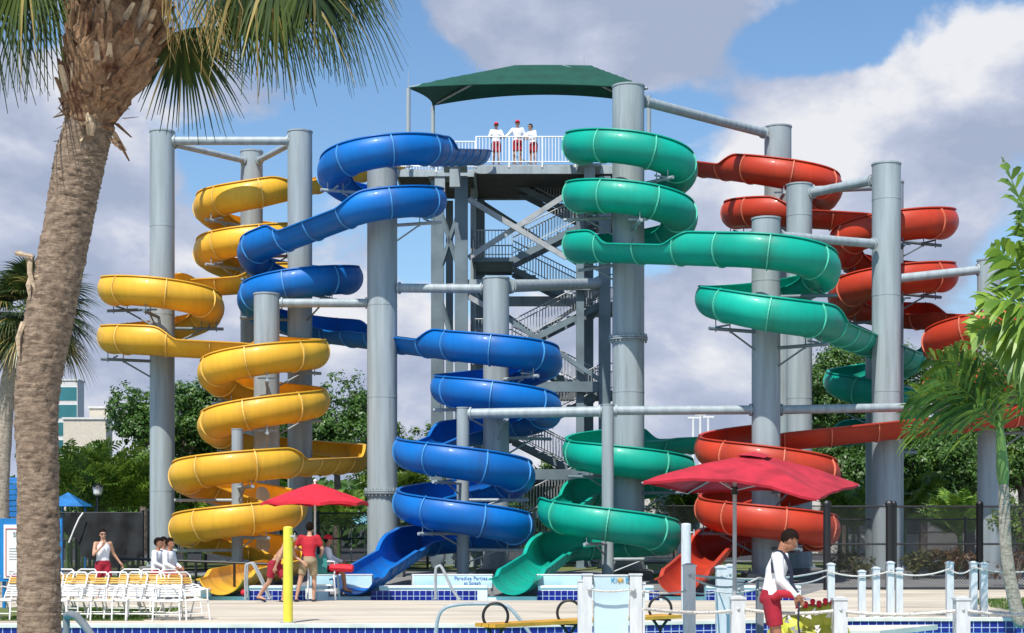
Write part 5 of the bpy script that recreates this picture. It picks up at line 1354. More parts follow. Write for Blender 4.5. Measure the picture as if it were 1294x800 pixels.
for i, (px, Y, top, lb) in enumerate([(88, 61.5, 552, 'feather palm clump nearest the big palm trunk'), (118, 62.5, 565, 'feather palm clump behind the lantern lamp'), (146, 61.5, 548, 'tallest feather palm clump left of the far left column'),
        (175, 62, 575, 'feather palm clump touching the far left column'), (245, 63, 600, 'feather palm clump behind the lowest yellow loops'), (340, 70, 590, 'feather palm clump behind the red umbrella'), (505, 70, 580, 'feather palm clump right of the widest column'), (420, 70, 612, 'feather palm clump left of the widest column'),
        (700, 70, 585, 'feather palm clump behind the stair tower foot'), (745, 70, 600, 'feather palm clump behind the green loops'), (870, 71, 606, 'feather palm clump left of the low red loops'), (1070, 62, 600, 'feather palm clump left of the tall bare column'),
        (1155, 60, 590, 'feather palm clump right of the tall bare column'), (1215, 62, 610, 'feather palm clump left of the far right column')]):
    clump(px, Y, top, lb, 70 + i, 'palmleaf' if i % 2 else 'lime')
def shrub(px, Y, top, rad, label, mt, seed, grp='low shrubs by the fence', n=700):
    rng = random.Random(seed); x = X(px, Y); zt = Zp(top, Y); root = thing('shrub', (x, Y, 0), label, 'shrub', grp)
    vs, fs, L = crown_leaves(rng, Vector((x, Y, zt * .5)), rad, n, .07, 8, min(1.2, zt * .5 / rad)); m = MB(); m.add([v if v.z > .02 else Vector((v.x, v.y, .02 + rng.random() * .1)) for v in vs], fs); m.build('foliage', M[mt], root)
    m = MB(); 
    for k in range(4): m.tube([(x, Y, 0), (x + rng.uniform(-.3, .3), Y + rng.uniform(-.2, .2), zt * .6)], [.02, .01], 5)
    m.build('stem', M['bark'], root)
for i, (px, Y, top, rad, mt, lb) in enumerate([(1075, 50, 694, .8, 'bush', 'low dull green shrub left of the tall bare column foot'), (1160, 50, 690, .7, 'bush', 'low green shrub just right of the tall bare column foot'), (1180, 51, 696, .7, 'bush', 'low green shrub second right of the tall bare column foot'), (1208, 50, 690, .8, 'redbush', 'reddish low shrub left of the far right column'),
        (1235, 50.5, 693, .6, 'redbush', 'reddish low shrub touching the far right column'), (1288, 50, 692, .9, 'redbush', 'reddish low shrub at the right edge'), (1285, 44, 598, .9, 'lime', 'tall weeping lime green shrub behind the small palm trunk')]):
    shrub(px, Y, top, rad, lb, mt, 200 + i, n=1600 if i == 6 else 700)
# ------------------------------------------------------------------ people
def remesh(o, voxel, smooth=6):
    md = o.modifiers.new('r', 'REMESH'); md.mode = 'VOXEL'; md.voxel_size = voxel; md.use_smooth_shade = True
    sm = o.modifiers.new('s', 'SMOOTH'); sm.iterations = smooth; sm.factor = .5
    bpy.context.view_layer.update()
    me = bpy.data.meshes.new_from_object(o.evaluated_get(bpy.context.evaluated_depsgraph_get()))
    o.modifiers.clear(); old = o.data; me.name = o.name; 
    if not me.materials: 
        for q in old.materials: me.materials.append(q)
    me.polygons.foreach_set('use_smooth', [True] * len(me.polygons))
    o.data = me; bpy.data.meshes.remove(old)
def limb(m, pts, rs, n=12):
    pts = [Vector(p) for p in pts]
    dense = []; dr = []
    for i in range(len(pts) - 1):
        for k in range(4): t = k / 4; dense.append(pts[i].lerp(pts[i + 1], t)); dr.append(rs[i] + (rs[i + 1] - rs[i]) * t)
    dense.append(pts[-1]); dr.append(rs[-1]); m.tube(dense, dr, n)
    for p, r in zip(pts, rs): m.ball(p, r * .99, 12)
def loft(m, rings, n=20):
    """rings: (centre, rx, ry, rz yaw)"""
    vs = []
    for c, rx, ry in rings:
        for k in range(n):
            a = 2 * pi * k / n; vs.append(Vector(c) + Vector((math.cos(a) * rx, math.sin(a) * ry, 0)))
    fs = [(i * n + k, i * n + (k + 1) % n, (i + 1) * n + (k + 1) % n, (i + 1) * n + k) for i in range(len(rings) - 1) for k in range(n)]
    fs += [tuple(range(n - 1, -1, -1)), tuple((len(rings) - 1) * n + k for k in range(n))]
    m.add(vs, fs)
def hand(m, wrist, direction, palmn, s=1.0, curl=.5, side=1):
    d = Vector(direction).normalized(); pn = Vector(palmn); pn = (pn - d * pn.dot(d)).normalized(); ac = d.cross(pn) * side
    w = Vector(wrist)
    limb(m, [w - d * .03 * s, w + d * .02 * s], [.026 * s, .026 * s], 8)
    for k in range(4):
        o = ac * (k - 1.5) * .019 * s; limb(m, [w + o * .5, w + d * .085 * s + o], [.017 * s, .013 * s], 8)
        L_ = [.066, .078, .072, .055][k] * s; b = w + d * .085 * s + o
        d1 = (d * math.cos(curl * .6) + pn * math.sin(curl * .6)); d2 = (d * math.cos(curl * 1.4) + pn * math.sin(curl * 1.4)); d3 = (d * math.cos(curl * 2.1) + pn * math.sin(curl * 2.1))
        p1 = b + d1 * L_ * .45; p2 = p1 + d2 * L_ * .32; p3 = p2 + d3 * L_ * .25; limb(m, [b, p1, p2, p3], [.0095 * s, .0088 * s, .008 * s, .0065 * s], 7)
    b = w + d * .025 * s - ac * .026 * s; t1 = b + (d * .7 - ac * .8 + pn * .3).normalized() * .038 * s; t2 = t1 + (d * .9 - ac * .3 + pn * .5).normalized() * .03 * s
    limb(m, [b, t1, t2], [.013 * s, .010 * s, .008 * s], 7)
def person(label, loc, rz, J, top='wshirt', bottom='rshorts', sleeves='long', hairstyle='short', hat=None, glasses=False, skin='skin', s=1.0, voxel=.02, lean=None, head=(0, 0), shirtless=False, tank=False, skirt=.5, group=None):
    """J overrides joint positions (local metres, facing -y)"""
    D = dict(pelvis=(0, 0, .93), waist=(0, 0, 1.06), chest=(0, 0, 1.27), neck=(0, .005, 1.45),
             shl=(.18, 0, 1.41), ell=(.235, .03, 1.13), wrl=(.25, -.05, .88), shr=(-.18, 0, 1.41), elr=(-.235, .03, 1.13), wrr=(-.25, -.05, .88),
             hil=(.09, 0, .90), knl=(.10, -.02, .49), anl=(.105, .02, .08), hir=(-.09, 0, .90), knr=(-.10, -.02, .49), anr=(-.105, .02, .08))
    D.update(J); D = {k: Vector(v) * s for k, v in D.items() if k not in ('curl',)}
    root = thing('person', loc, label, 'person', group)
    root.rotation_euler[2] = rz; WORG[root] = Vector((0, 0, 0))   # parts are modelled round the person's own origin
    m = MB()
    pe, wa, ch, ne = D['pelvis'], D['waist'], D['chest'], D['neck']
    ax = (ne - pe).normalized()
    def torso(m, g, z0=None):
        pts = [pe - ax * .07 * s, pe, wa, wa.lerp(ch, .5), ch, ch.lerp(ne, .55), ne]
        rr = [(.135, .10), (.165, .115), (.135, .10), (.148, .105), (.17, .118), (.155, .10), (.07, .065)]
        loft(m, [(p, (a + g) * s, (b + g) * s) for p, (a, b) in zip(pts, rr)])
    torso(m, 0)
    for sd in 'lr':
        limb(m, [D['sh' + sd], D['el' + sd], D['wr' + sd]], [.052 * s, .042 * s, .027 * s])
        limb(m, [ch.lerp(ne, .6), D['sh' + sd]], [.06 * s, .056 * s])
        k = D['kn' + sd]; an = D['an' + sd]; calf = k.lerp(an, .3)
        limb(m, [D['hi' + sd], k, calf, an], [.088 * s, .056 * s, .054 * s, .034 * s])
    up = (ne - ch).normalized(); hx, hz = head
    hb = ne + up * .07 * s; limb(m, [ne - up * .02 * s, hb + up * .03 * s], [.056 * s, .052 * s])
    Mh = Matrix.Rotation(hz, 3, 'Z') @ Matrix.Rotation(hx, 3, 'X')
    hc = hb + Mh @ Vector((0, -.02, .105)) * s
    T = lambda v: hc + Mh @ (Vector(v) * s)
    hs = MB(); 
    hs.ball(T((0, .012, .025)), .1 * s, 18, (.79, .98, .98), Mh); hs.ball(T((0, -.018, -.045)), .075 * s, 16, (.82, .98, .95), Mh)
    hs.ball(T((0, -.05, -.088)), .03 * s, 10, (1, .9, .8), Mh)
    limb(hs, [T((0, -.088, .02)), T((0, -.108, -.018)), T((0, -.096, -.03))], [.010 * s, .015 * s, .012 * s], 8)
    hs.ball(T((0, -.09, -.055)), .02 * s, 10, (1.3, .6, .5), Mh)
    for sx in (-1, 1): hs.ball(T((sx * .078, .012, -.005)), .026 * s, 10, (.35, .7, 1.1), Mh); hs.ball(T((sx * .032, -.078, .028)), .018 * s, 8, (1.4, .5, .5), Mh)
    m.v += hs.v and []; o_ = len(m.v); m.add(hs.v, hs.f)
    for sd in 'lr':
        k, an = D['kn' + sd], D['an' + sd]; f = (D.get('toe' + sd) - an) if ('toe' + sd) in D else Vector((0, -.16, -.05)) * s
        fd = f.normalized(); limb(m, [an + Vector((0, .02, -.035)) * s, an + fd * .09 * s + Vector((0, 0, -.02)) * s, an + fd * .17 * s + Vector((0, 0, -.02)) * s], [.036 * s, .034 * s, .024 * s])
    body = m.build('body', M[skin], root, smooth=True); remesh(body, voxel, 4)
    hm = MB()
    for sd, sg in (('l', 1), ('r', -1)):
        e, w_ = D['el' + sd], D['wr' + sd]; d = (w_ - e).normalized(); pn = J.get('palm' + sd, (-sg * 1.0, -.2, 0)); hd = Vector(J.get('hd' + sd, d)); hand(hm, w_, hd, pn, s, J.get('curl', .5), sg)
    # hands join the body mesh
    me = body.data; bm = bmesh.new(); bm.from_mesh(me); vs = [bm.verts.new(v) for v in hm.v]
    for f in hm.f:
        try: bm.faces.new([vs[i] for i in f]).smooth = True
        except ValueError: pass
    bm.to_mesh(me); bm.free()
    # clothes
    if not shirtless:
        m = MB(); torso(m, .014)
        if not tank:
            for sd in 'lr':
                S_, E_, W_ = D['sh' + sd], D['el' + sd], D['wr' + sd]
                limb(m, [ch.lerp(ne, .55), S_], [.07 * s, .07 * s])
                if sleeves == 'long': limb(m, [S_, E_, E_.lerp(W_, .93)], [.07 * s, .056 * s, .042 * s])
                else: limb(m, [S_, S_.lerp(E_, .62)], [.07 * s, .066 * s])
        sh = m.build('shirt', M[top], root, smooth=True); remesh(sh, voxel, 4)
        if tank:
            # trim the vest clear of the shoulders
            bm = bmesh.new(); bm.from_mesh(sh.data); kill = [v for v in bm.verts if v.co.z > D['shl'].z - .02 * s and abs(v.co.x) > .10 * s]; bmesh.ops.delete(bm, geom=kill, context='VERTS'); bm.to_mesh(sh.data); bm.free()
    m = MB(); loft(m, [(pe - ax * .09 * s, .15 * s, .115 * s), (pe - ax * .03 * s, .185 * s, .137 * s), (pe.lerp(wa, .65), .158 * s, .122 * s)])
    for sd in 'lr':
        h, k = D['hi' + sd], D['kn' + sd]; q = h.lerp(k, .78); limb(m, [h, h.lerp(k, .3)], [.105 * s, .104 * s]); m.tube([h.lerp(k, .1), q], [.105 * s, .088 * s], 16)
    so_ = m.build('shorts', M[bottom], root, smooth=True); remesh(so_, voxel, 2)
    for sd in 'lr':
        k, an = D['kn' + sd], D['an' + sd]; f = (D.get('toe' + sd) - an) if ('toe' + sd) in D else Vector((0, -.16, -.05)) * s
        fd = f.normalized(); m = MB(); b = an + Vector((0, .02, -.06)) * s; m.bar(b - fd * .05 * s, b + fd * .2 * s, .085 * s, .025 * s); m.build('sandal', M['navy'], root)
    # head: hair, eyes
    if hat:
        m = MB(); m.ball(T((0, .012, .04)), .108 * s, 16, (.84, 1.0, .95), Mh)
        bm_v = [v for v in m.v]
        m2 = MB(); 
        keep = [i for i, v in enumerate(m.v) if (Mh.inverted() @ (v - hc)).z > .02 * s]; ks = set(keep); mp_ = {j: i for i, j in enumerate(keep)}
        m2.add([m.v[i] for i in keep], [tuple(mp_[q] for q in f) for f in m.f if all(q in ks for q in f)])
        cp = m2.build('cap', M[hat], root, smooth=True)
        m = MB(); vs = []
        for j in range(2):
            for k in range(9):
                a = R(-60 + 120 * k / 8); r_ = (.095, .165)[j]; vs.append(T((math.sin(a) * r_ * .8, -math.cos(a) * r_, .045 - .012 * j)))
        m.add(vs + [v + Vector((0, 0, .006)) for v in vs], [(k, k + 1, k + 10, k + 9) for k in range(8)] + [(k + 27, k + 28, k + 19, k + 18) for k in range(8)]); m.build('cap_brim', M[hat], cp)
    m = MB(); m.ball(T((0, .022, .034)), .106 * s, 18, (.84, .98, 1.0), Mh); keep = []
    for i, v in enumerate(m.v):
        l = Mh.inverted() @ (v - hc) / s
        lim = .055 if l.y < -.04 else (.055 - (l.y + .04) * 1.4 if l.y < .05 else (-.075 if hairstyle != 'long' else -.12))
        if l.z > lim and not (hat and l.z > .05): keep.append(i)
    ks = set(keep); mp_ = {j: i for i, j in enumerate(keep)}; m2 = MB(); m2.add([m.v[i] for i in keep], [tuple(mp_[q] for q in f) for f in m.f if all(q in ks for q in f)])
    if m2.f:
        rg = random.Random(3)
        for v in m2.v: v += (v - hc).normalized() * rg.uniform(0, .008) * s
        m2.build('hair', M['hair'], root, smooth=True, ang=80)
    if glasses:
        m = MB(); 
        for sx in (-1, 1): m.ball(T((sx * .034, -.09, .018)), .026 * s, 10, (1.1, .35, .75), Mh); m.bar(T((sx * .06, -.085, .022)), T((sx * .082, .01, .02)), .006, .01)
        m.bar(T((-.02, -.098, .022)), T((.02, -.098, .022)), .006, .008); m.build('sunglasses', M['black'], root)
    else:
        for sx in (-1, 1):
            m = MB(); m.ball(T((sx * .033, -.0835, .018)), .0095 * s, 8, (1.3, .5, .6), Mh); e = m.build('eye', M['white'], root)
            m = MB(); m.ball(T((sx * .033, -.0865, .018)), .0045 * s, 8); m.build('pupil', M['black'], e)
            m = MB(); m.bar(T((sx * .018, -.094, .042)), T((sx * .052, -.084, .042)), .006, .009); m.build('eyebrow', M['hair'], root)
    root.location = loc
    return root, D
def addto(root, m, name, mt, smooth=True): return m.build(name, M[mt], root, smooth=smooth)
zf = Zp(208, 61.4)
person('person in red cap and white shirt at the left of the platform, standing square', (X(627, 61.85), 61.85, zf), R(8), dict(ell=(.27, -.10, 1.18), wrl=(.16, -.30, 1.09), elr=(-.28, -.06, 1.16), wrr=(-.26, -.30, 1.08)), hat='brightred', skin='skindark', glasses=True)
person('person in red cap standing in the middle on the platform, one hand on the rail', (X(654, 61.8), 61.8, zf), R(-8), dict(elr=(-.32, -.12, 1.20), wrr=(-.42, -.32, 1.07), ell=(.30, .02, 1.15), wrl=(.14, -.18, 1.05)), hat='brightred', skin='skin', glasses=True, s=1.04)
person('bareheaded dark haired person at the right of the platform turned to the left', (X(674, 61.9), 61.9, zf), R(-38), dict(chest=(-.03, -.06, 1.26), neck=(-.05, -.10, 1.42), shl=(.14, -.08, 1.39), shr=(-.21, -.08, 1.38), elr=(-.26, -.20, 1.14), wrr=(-.16, -.38, 1.08), ell=(.22, -.12, 1.12), wrl=(.05, -.34, 1.08)), glasses=True, s=.98)
person('person in white tank top, red shorts and sunglasses, hand raised to the mouth', (X(130, 36), 36, 0), R(28), dict(elr=(-.26, -.14, 1.14), wrr=(-.06, -.20, 1.36), hdr=(.35, -.2, .6), palmr=(0, 1, .2), ell=(.28, .06, 1.15), wrl=(.42, -.02, .93), knl=(.12, -.1, .5), anl=(.12, -.08, .08), anr=(-.1, .12, .1)), tank=True, sleeves='none', glasses=True, skin='skin', s=.935)
person('shirtless person in red shorts bending forward behind the yellow pole', (X(352, 35.6), 35.6, 0), R(75), dict(pelvis=(0, .10, .88), waist=(0, .02, .99), chest=(0, -.14, 1.17), neck=(0, -.26, 1.32), shl=(.17, -.22, 1.30), shr=(-.17, -.22, 1.30), ell=(.22, -.30, 1.04), wrl=(.2, -.5, .90), elr=(-.24, -.12, 1.02), wrr=(-.22, -.02, .80), hil=(.09, .1, .86), hir=(-.09, .1, .86), knl=(.1, -.12, .48), anl=(.1, -.06, .08), knr=(-.1, .18, .47), anr=(-.1, .44, .14)), shirtless=True, skin='skin', hairstyle='short', head=(.3, 0))
person('person seen from behind in red shirt and khaki shorts under the red umbrella', (X(390, 35.9), 35.9, 0), R(172), dict(pelvis=(0, .03, .92), chest=(.0, -.04, 1.27), neck=(0, -.08, 1.44), ell=(.30, -.04, 1.18), wrl=(.20, -.25, 1.12), elr=(-.30, -.04, 1.16), wrr=(-.22, -.26, 1.04), shl=(.19, -.05, 1.41), shr=(-.19, -.05, 1.41), knr=(-.1, -.10, .49), anr=(-.1, -.05, .08), knl=(.17, .04, .5), anl=(.24, .14, .09)), top='rshirt', bottom='khaki', sleeves='short', head=(.12, 0), s=1.03, skin='skin')
SIT = dict(pelvis=(0, 0, .62), waist=(0, -.01, .75), chest=(0, -.03, .96), neck=(0, -.05, 1.13), shl=(.17, -.04, 1.09), shr=(-.17, -.04, 1.09), ell=(.22, -.08, .84), wrl=(.14, -.28, .74), elr=(-.22, -.08, .84), wrr=(-.14, -.28, .74),
           hil=(.09, -.02, .60), hir=(-.09, -.02, .60), knl=(.1, -.42, .56), knr=(-.1, -.42, .54), anl=(.1, -.46, .16), anr=(-.1, -.48, .14))
person('seated person in white shirt and red shorts, left of the three behind the chairs', (X(197, 37.2), 37.2, 0), R(78), SIT, skin='skindark', hairstyle='long')
person('seated person in white shirt, middle of the three behind the chairs, mostly hidden', (X(203.5, 37.9), 37.9, 0), R(86), SIT, skin='skindark', hairstyle='short', s=1.01)
person('seated person in white shirt and red shorts, right of the three behind the chairs', (X(211.5, 36.7), 36.7, 0), R(72), SIT, skin='skindark', hairstyle='long', s=1.0)
def bench2():
    root = thing('bench', (X(203, 37.3), 37.3, 0), 'plain grey bench under the three seated people', 'bench')
    m = MB(); m.bb((X(192, 37.3), 36.3, .47), (X(213, 37.3), 38.3, .52)); m.build('seat', M['greypost'], root)
    for a in (36.5, 38.1):
        for px in (194, 210): m = MB(); m.bb((X(px, 37.3), a, 0), (X(px, 37.3) + .06, a + .06, .469)); m.build('leg', M['greypost'], root)
bench2()
SITG = dict(SIT); SITG.update(ell=(.24, -.18, .88), wrl=(.2, -.42, .78))
SITG = {k: (v[0], v[1], v[2] + .12) for k, v in SITG.items()}
person('seated lifeguard in red cap and white shirt on the teal backed chair', (X(411, 36.9), 36.9, 0), R(100), SITG, skin='skindark', hat='brightred', s=.97)
def gchair():
    Y = 36.9; x = X(407, Y); root = thing('guard_chair', (x, Y, 0), 'white framed chair with a teal back below the smaller umbrella', 'chair')
    m = MB(); m.bb((x - .22, Y - .42, .60), (x + .3, Y + .3, .635)); m.build('seat', M['teal'], root)
    m = MB(); m.bb((x - .20, Y - .40, .68), (x - .16, Y + .28, 1.22)); m.build('backrest', M['teal'], root)
    m = MB(); m.bb((x - .24, Y - .47, .62), (x + .17, Y - .44, 1.06)); m.build('side_panel', M['teal'], root)
    for dx, dy in ((-.24, -.44), (.32, -.44), (-.24, .3), (.32, .3)): m = MB(); m.tube([(x + dx * 1.15, Y + dy * 1.1, 0), (x + dx, Y + dy, .60 if dx > 0 else 1.2)], .022, 8); m.build('leg', M['white'], root)
    m = MB(); m.bb((x - .1, Y - .66, .22), (x + .34, Y - .5, .26)); m.bb((x - .1, Y - .52, .34), (x + .34, Y - .45, .37)); m.build('step', M['white'], root)
    m = MB(); m.tube([(x - .24, Y - .45, .9), (x + .34, Y - .45, .9), (x + .34, Y - .45, .62)], .02, 8); m.tube([(x - .24, Y + .31, .9), (x + .34, Y + .31, .9), (x + .34, Y + .31, .62)], .02, 8); m.build('armrest', M['white'], root)
gchair()
def tube_prop(a, b, r, lb):
    m = MB(); A, B = Vector(a), Vector(b); m.tube([A, A.lerp(B, .06), A.lerp(B, .5), A.lerp(B, .94), B], [r * .5, r, r * 1.05, r, r * .5], 12)
    for v in m.v: v.z = A.z + (v.z - A.z) * .8
    tag(m.build('rescue_tube', M['brightred'], org=A, smooth=True), lb, 'rescue tube')
tube_prop(P(416, 717, 36.5), P(447, 719, 36.5), .11, 'red rescue tube lying across the lap of the seated lifeguard')
m = MB(); c = P(308, 749, 36.7); m.ball(c, .075, 12); m.v = [v for v in m.v]; tag(m.build('ball', M['brightred'], org=c, smooth=True), 'small red float ball on the thin handrail by the yellow slide mouth', 'ball')
m = MB(); m.bb(tuple(P(386, 757, 36.8)), tuple(P(402, 743, 37.2))); tag(m.build('cooler_box', M['white'], org=P(394, 757, 36.8)), 'small white box beside the bare legs under the umbrella', 'box')
# near lifeguard, in profile, looking down
SN = 1.0
gl = Vector((X(982, 18.9), 18.9, 0))
root, D = person('lifeguard in profile, white long sleeve shirt, red shorts, looking down behind the near rope', gl, R(82),
    dict(pelvis=(0, .07, .92), waist=(0, .05, 1.05), chest=(0, -.0, 1.25), neck=(0, -.05, 1.435), shl=(.17, -.0, 1.39), shr=(-.17, -.0, 1.385), elr=(-.22, -.03, 1.12), wrr=(-.17, -.21, .93), ell=(.22, -.05, 1.12), wrl=(.10, -.25, .92), hil=(.09, .07, .88), hir=(-.09, .07, .88), knl=(.1, .03, .48), anl=(.1, .08, .08), knr=(-.1, .0, .48), anr=(-.1, .0, .08), palmr=(1, .2, 0), hdr=(.05, -.35, -.9), hdl=(0, -.35, -.9), curl=.8),
    voxel=.0115, head=(.62, 0), skin='skindark', s=SN)
m = MB(); st = [(.10, .12, 1.42), (.0, .10, 1.475), (-.10, -.02, 1.46), (-.165, -.105, 1.37), (-.10, -.145, 1.22), (.0, -.13, 1.08), (.08, -.13, .97)]
st = [(-.19, .05, 1.20), (-.185, .06, 1.33), (-.15, .02, 1.455), (-.13, -.06, 1.44), (-.13, -.13, 1.33), (-.10, -.165, 1.20), (-.08, -.17, 1.07), (-.10, -.23, .96)]
for a, b in zip(st[:-1], st[1:]): m.bar(a, b, .045, .018, up=(-1, 0, .1))
m.build('shoulder_strap', M['navy'], root)
m = MB(); m.tube([(-.20, .06, .90), (-.22, -.02, .955), (-.20, -.12, .955), (-.16, -.2, .92)], [.035, .05, .05, .03], 12); m.build('hip_pouch', M['redfab'], root, smooth=True)
def cord():
    m = MB(); b = gl; m.tube([b + Vector((.22, -.22, .86)), b + Vector((.21, -.23, .6)), b + Vector((.26, -.2, .3)), b + Vector((.40, -.2, .05))], .012, 6)
    tag(m.build('lanyard', M['navy'], org=b + Vector((.22, -.22, .86))), 'dark cord hanging from the near lifeguard\'s hand', 'cord')
cord()
# ------------------------------------------------------------------ camera, light, world
cam = bpy.data.cameras.new('camera'); co = bpy.data.objects.new('camera', cam); COL.objects.link(co)
co.location = (0, 0, CAMZ); co.rotation_euler = (R(90), 0, 0)
cam.sensor_width = 36; cam.lens = F / W * 36; cam.shift_y = (HOR - 400) / W; cam.clip_end = 6000; cam.clip_start = 0.3
sc.camera = co
EL, AZ = 57.5, 20.0      # shadow falls away from the camera and a little to the right
sl = bpy.data.lights.new('sun', 'SUN'); sl.energy = 5.0; sl.angle = R(0.53); sl.color = (1.0, 0.955, 0.88)
so = bpy.data.objects.new('sun', sl); COL.objects.link(so)
d = Vector((math.sin(R(AZ)) * math.cos(R(EL)), math.cos(R(AZ)) * math.cos(R(EL)), -math.sin(R(EL))))
so.rotation_euler = d.to_track_quat('-Z', 'Y').to_euler(); so.location = (-20, -30, 60)
w = bpy.data.worlds.new('World'); sc.world = w; w.use_nodes = True
nt = w.node_tree; bg = nt.nodes['Background']
sky = N(nt, 'ShaderNodeTexSky'); sky.sky_type = 'NISHITA'; sky.sun_disc = False
sky.sun_elevation = R(EL); sky.sun_rotation = math.atan2(-d.x, -d.y) % (2 * pi); sky.air_density = 1.0; sky.dust_density = 0.6; sky.ozone_density = 1.2
tc = N(nt, 'ShaderNodeTexCoord')
sp = N(nt, 'ShaderNodeSeparateXYZ'); nt.links.new(tc.outputs['Generated'], sp.inputs[0])
# clouds: noise over direction, plus a few placed banks
mp = N(nt, 'ShaderNodeMapping'); mp.inputs['Scale'].default_value = (1.0, 1.0, 1.5); mp.inputs['Location'].default_value = (0.3, 0, 0.15); nt.links.new(tc.outputs['Generated'], mp.inputs[0])
n1 = N(nt, 'ShaderNodeTexNoise'); n1.inputs['Scale'].default_value = 6.5; n1.inputs['Detail'].default_value = 12; n1.inputs['Roughness'].default_value = 0.56; n1.inputs['Distortion'].default_value = 0.25
nt.links.new(mp.outputs[0], n1.inputs['Vector'])
def dirv(px, py): return Vector(((px - 647) / F, 1, (HOR - py) / F)).normalized()
acc = n1.outputs['Fac']
def blob(px, py, rx, ry, amt):
    """adds amt * smooth falloff round a direction"""
    global acc
    c = dirv(px, py)
    mpp = N(nt, 'ShaderNodeVectorMath', operation='SUBTRACT'); nt.links.new(tc.outputs['Generated'], mpp.inputs[0]); mpp.inputs[1].default_value = c
    ms = N(nt, 'ShaderNodeVectorMath', operation='MULTIPLY'); nt.links.new(mpp.outputs[0], ms.inputs[0]); ms.inputs[1].default_value = (F / rx, 3.0, F / ry)
    ln = N(nt, 'ShaderNodeVectorMath', operation='LENGTH'); nt.links.new(ms.outputs[0], ln.inputs[0])
    mr = N(nt, 'ShaderNodeMapRange', interpolation_type='SMOOTHSTEP'); nt.links.new(ln.outputs['Value'], mr.inputs[0])
    mr.inputs[1].default_value = 0.2; mr.inputs[2].default_value = 1.0; mr.inputs[3].default_value = amt; mr.inputs[4].default_value = 0.0
    ad = N(nt, 'ShaderNodeMath', operation='ADD'); nt.links.new(acc, ad.inputs[0]); nt.links.new(mr.outputs[0], ad.inputs[1]); acc = ad.outputs[0]
for b_ in ((60, 300, 330, 400, .34), (330, 90, 120, 80, .12), (720, 30, 300, 110, .32), (1150, 130, 290, 130, .26), (1000, 330, 330, 200, .24), (900, 470, 400, 130, .2), (330, 420, 300, 160, .16),
           (270, 240, 130, 90, -.05), (480, 110, 150, 150, -.25), (420, 230, 90, 60, .1), (1060, 60, 150, 60, -.22), (30, 40, 100, 50, -.16), (640, 160, 250, 60, -.28), (270, 180, 190, 40, -.12), (520, 480, 260, 90, .2)):
    blob(*b_)
# a haze bank of cloud low down, thinning out towards the zenith
lo_ = N(nt, 'ShaderNodeMapRange'); nt.links.new(sp.outputs[2], lo_.inputs[0]); lo_.inputs[1].default_value = 0.0; lo_.inputs[2].default_value = 0.16; lo_.inputs[3].default_value = 0.22; lo_.inputs[4].default_value = 0.0
hi_ = N(nt, 'ShaderNodeMapRange'); nt.links.new(sp.outputs[2], hi_.inputs[0]); hi_.inputs[1].default_value = 0.34; hi_.inputs[2].default_value = 0.6; hi_.inputs[3].default_value = 0.0; hi_.inputs[4].default_value = -0.16
for q_ in (lo_, hi_):
    ad = N(nt, 'ShaderNodeMath', operation='ADD'); nt.links.new(acc, ad.inputs[0]); nt.links.new(q_.outputs[0], ad.inputs[1]); acc = ad.outputs[0]
cr = N(nt, 'ShaderNodeMapRange', interpolation_type='SMOOTHSTEP'); nt.links.new(acc, cr.inputs[0])
cr.inputs[1].default_value = 0.515; cr.inputs[2].default_value = 0.62; cr.inputs[3].default_value = 0; cr.inputs[4].default_value = 1
yb_ = N(nt, 'ShaderNodeMapRange'); nt.links.new(sp.outputs[1], yb_.inputs[0]); yb_.inputs[1].default_value = 0.0; yb_.inputs[2].default_value = 0.5; yb_.inputs[3].default_value = -0.30; yb_.inputs[4].default_value = 0.0
ad = N(nt, 'ShaderNodeMath', operation='ADD'); nt.links.new(acc, ad.inputs[0]); nt.links.new(yb_.outputs[0], ad.inputs[1]); nt.links.new(ad.outputs[0], cr.inputs[0])
# cloud brightness from a second noise, offset towards the sun for relief
n2 = N(nt, 'ShaderNodeTexNoise'); n2.inputs['Scale'].default_value = 9.0; n2.inputs['Detail'].default_value = 8; n2.inputs['Roughness'].default_value = 0.55
mp2 = N(nt, 'ShaderNodeMapping'); mp2.inputs['Scale'].default_value = (1, 1, 1.8); mp2.inputs['Location'].default_value = (2.3, .4, 1.1); nt.links.new(tc.outputs['Generated'], mp2.inputs[0]); nt.links.new(mp2.outputs[0], n2.inputs['Vector'])
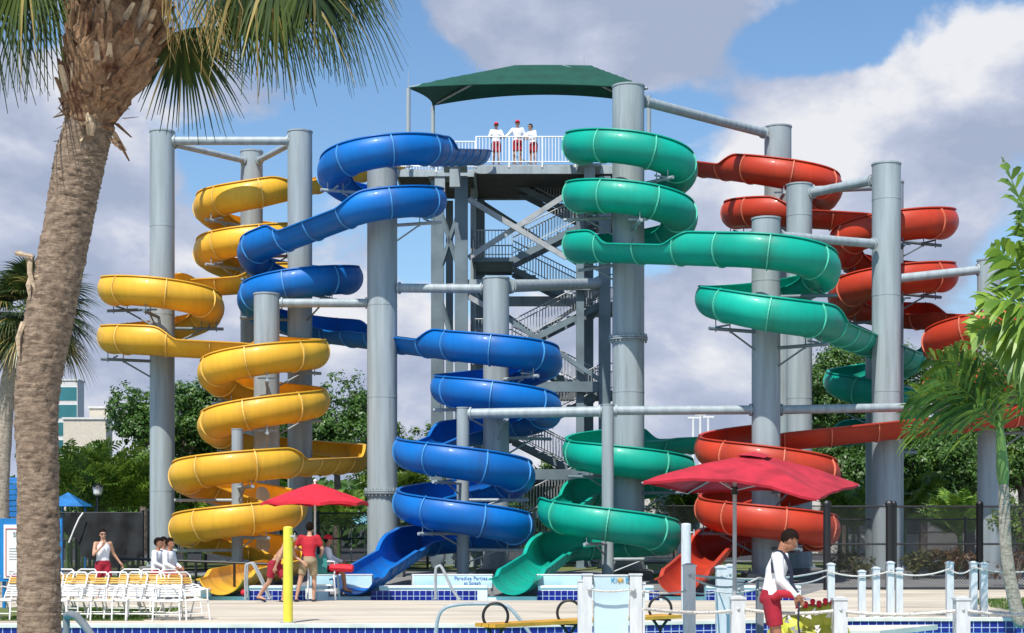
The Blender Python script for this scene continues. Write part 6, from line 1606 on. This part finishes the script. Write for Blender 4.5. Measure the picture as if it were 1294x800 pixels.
# relief: compare the cloud with itself a little higher up and to the left, where the sun is
mp3 = N(nt, 'ShaderNodeMapping'); mp3.inputs['Scale'].default_value = (1.0, 1.0, 1.5); mp3.inputs['Location'].default_value = (0.3 - .018, 0, 0.15 + .045); nt.links.new(tc.outputs['Generated'], mp3.inputs[0])
n3 = N(nt, 'ShaderNodeTexNoise'); n3.inputs['Scale'].default_value = 6.5; n3.inputs['Detail'].default_value = 12; n3.inputs['Roughness'].default_value = 0.56; n3.inputs['Distortion'].default_value = 0.25
nt.links.new(mp3.outputs[0], n3.inputs['Vector'])
rl = N(nt, 'ShaderNodeMath', operation='SUBTRACT'); nt.links.new(n1.outputs['Fac'], rl.inputs[0]); nt.links.new(n3.outputs['Fac'], rl.inputs[1])
rm = N(nt, 'ShaderNodeMath', operation='MULTIPLY_ADD'); rm.inputs[1].default_value = 0.85; nt.links.new(rl.outputs[0], rm.inputs[0]); nt.links.new(n2.outputs['Fac'], rm.inputs[2])
acc_save = acc; acc = rm.outputs[0]
for b_ in ((1240, 90, 130, 110, .10), (1010, 190, 200, 90, .10), (1120, 120, 150, 60, .03), (980, 440, 260, 130, .08), (390, 230, 90, 60, .14), (560, 500, 200, 80, .06), (150, 250, 260, 200, -.05), (730, 30, 230, 90, -.12), (1000, 290, 240, 60, -.05)): blob(*b_)
ccol = N(nt, 'ShaderNodeValToRGB'); nt.links.new(acc, ccol.inputs[0])
SK = 0.10
def ck(r, g, b): return (r / SK, g / SK, b / SK, 1)
e = ccol.color_ramp.elements
e[0].position = 0.36; e[0].color = ck(0.35, 0.41, 0.55); e[1].position = 0.68; e[1].color = ck(0.76, 0.77, 0.81)
m5 = e.new(0.5); m5.color = ck(0.46, 0.51, 0.65)
tint = N(nt, 'ShaderNodeMix', data_type='RGBA', blend_type='MULTIPLY'); tint.inputs[0].default_value = 1.0
nt.links.new(sky.outputs[0], tint.inputs[6]); tint.inputs[7].default_value = (1.02, 1.24, 1.40, 1)
mx = N(nt, 'ShaderNodeMix', data_type='RGBA'); nt.links.new(cr.outputs[0], mx.inputs[0]); nt.links.new(tint.outputs[2], mx.inputs[6]); nt.links.new(ccol.outputs[0], mx.inputs[7])
nt.links.new(mx.outputs[2], bg.inputs[0]); bg.inputs[1].default_value = SK
vs_ = sc.view_settings; vs_.view_transform = 'Standard'; vs_.look = 'None'; vs_.gamma = 1.0; vs_.exposure = 0.15; vs_.use_curve_mapping = False
sc.cycles.max_bounces = 6; sc.cycles.transparent_max_bounces = 24; sc.cycles.use_denoising = True
sc.cycles.sample_clamp_indirect = 6
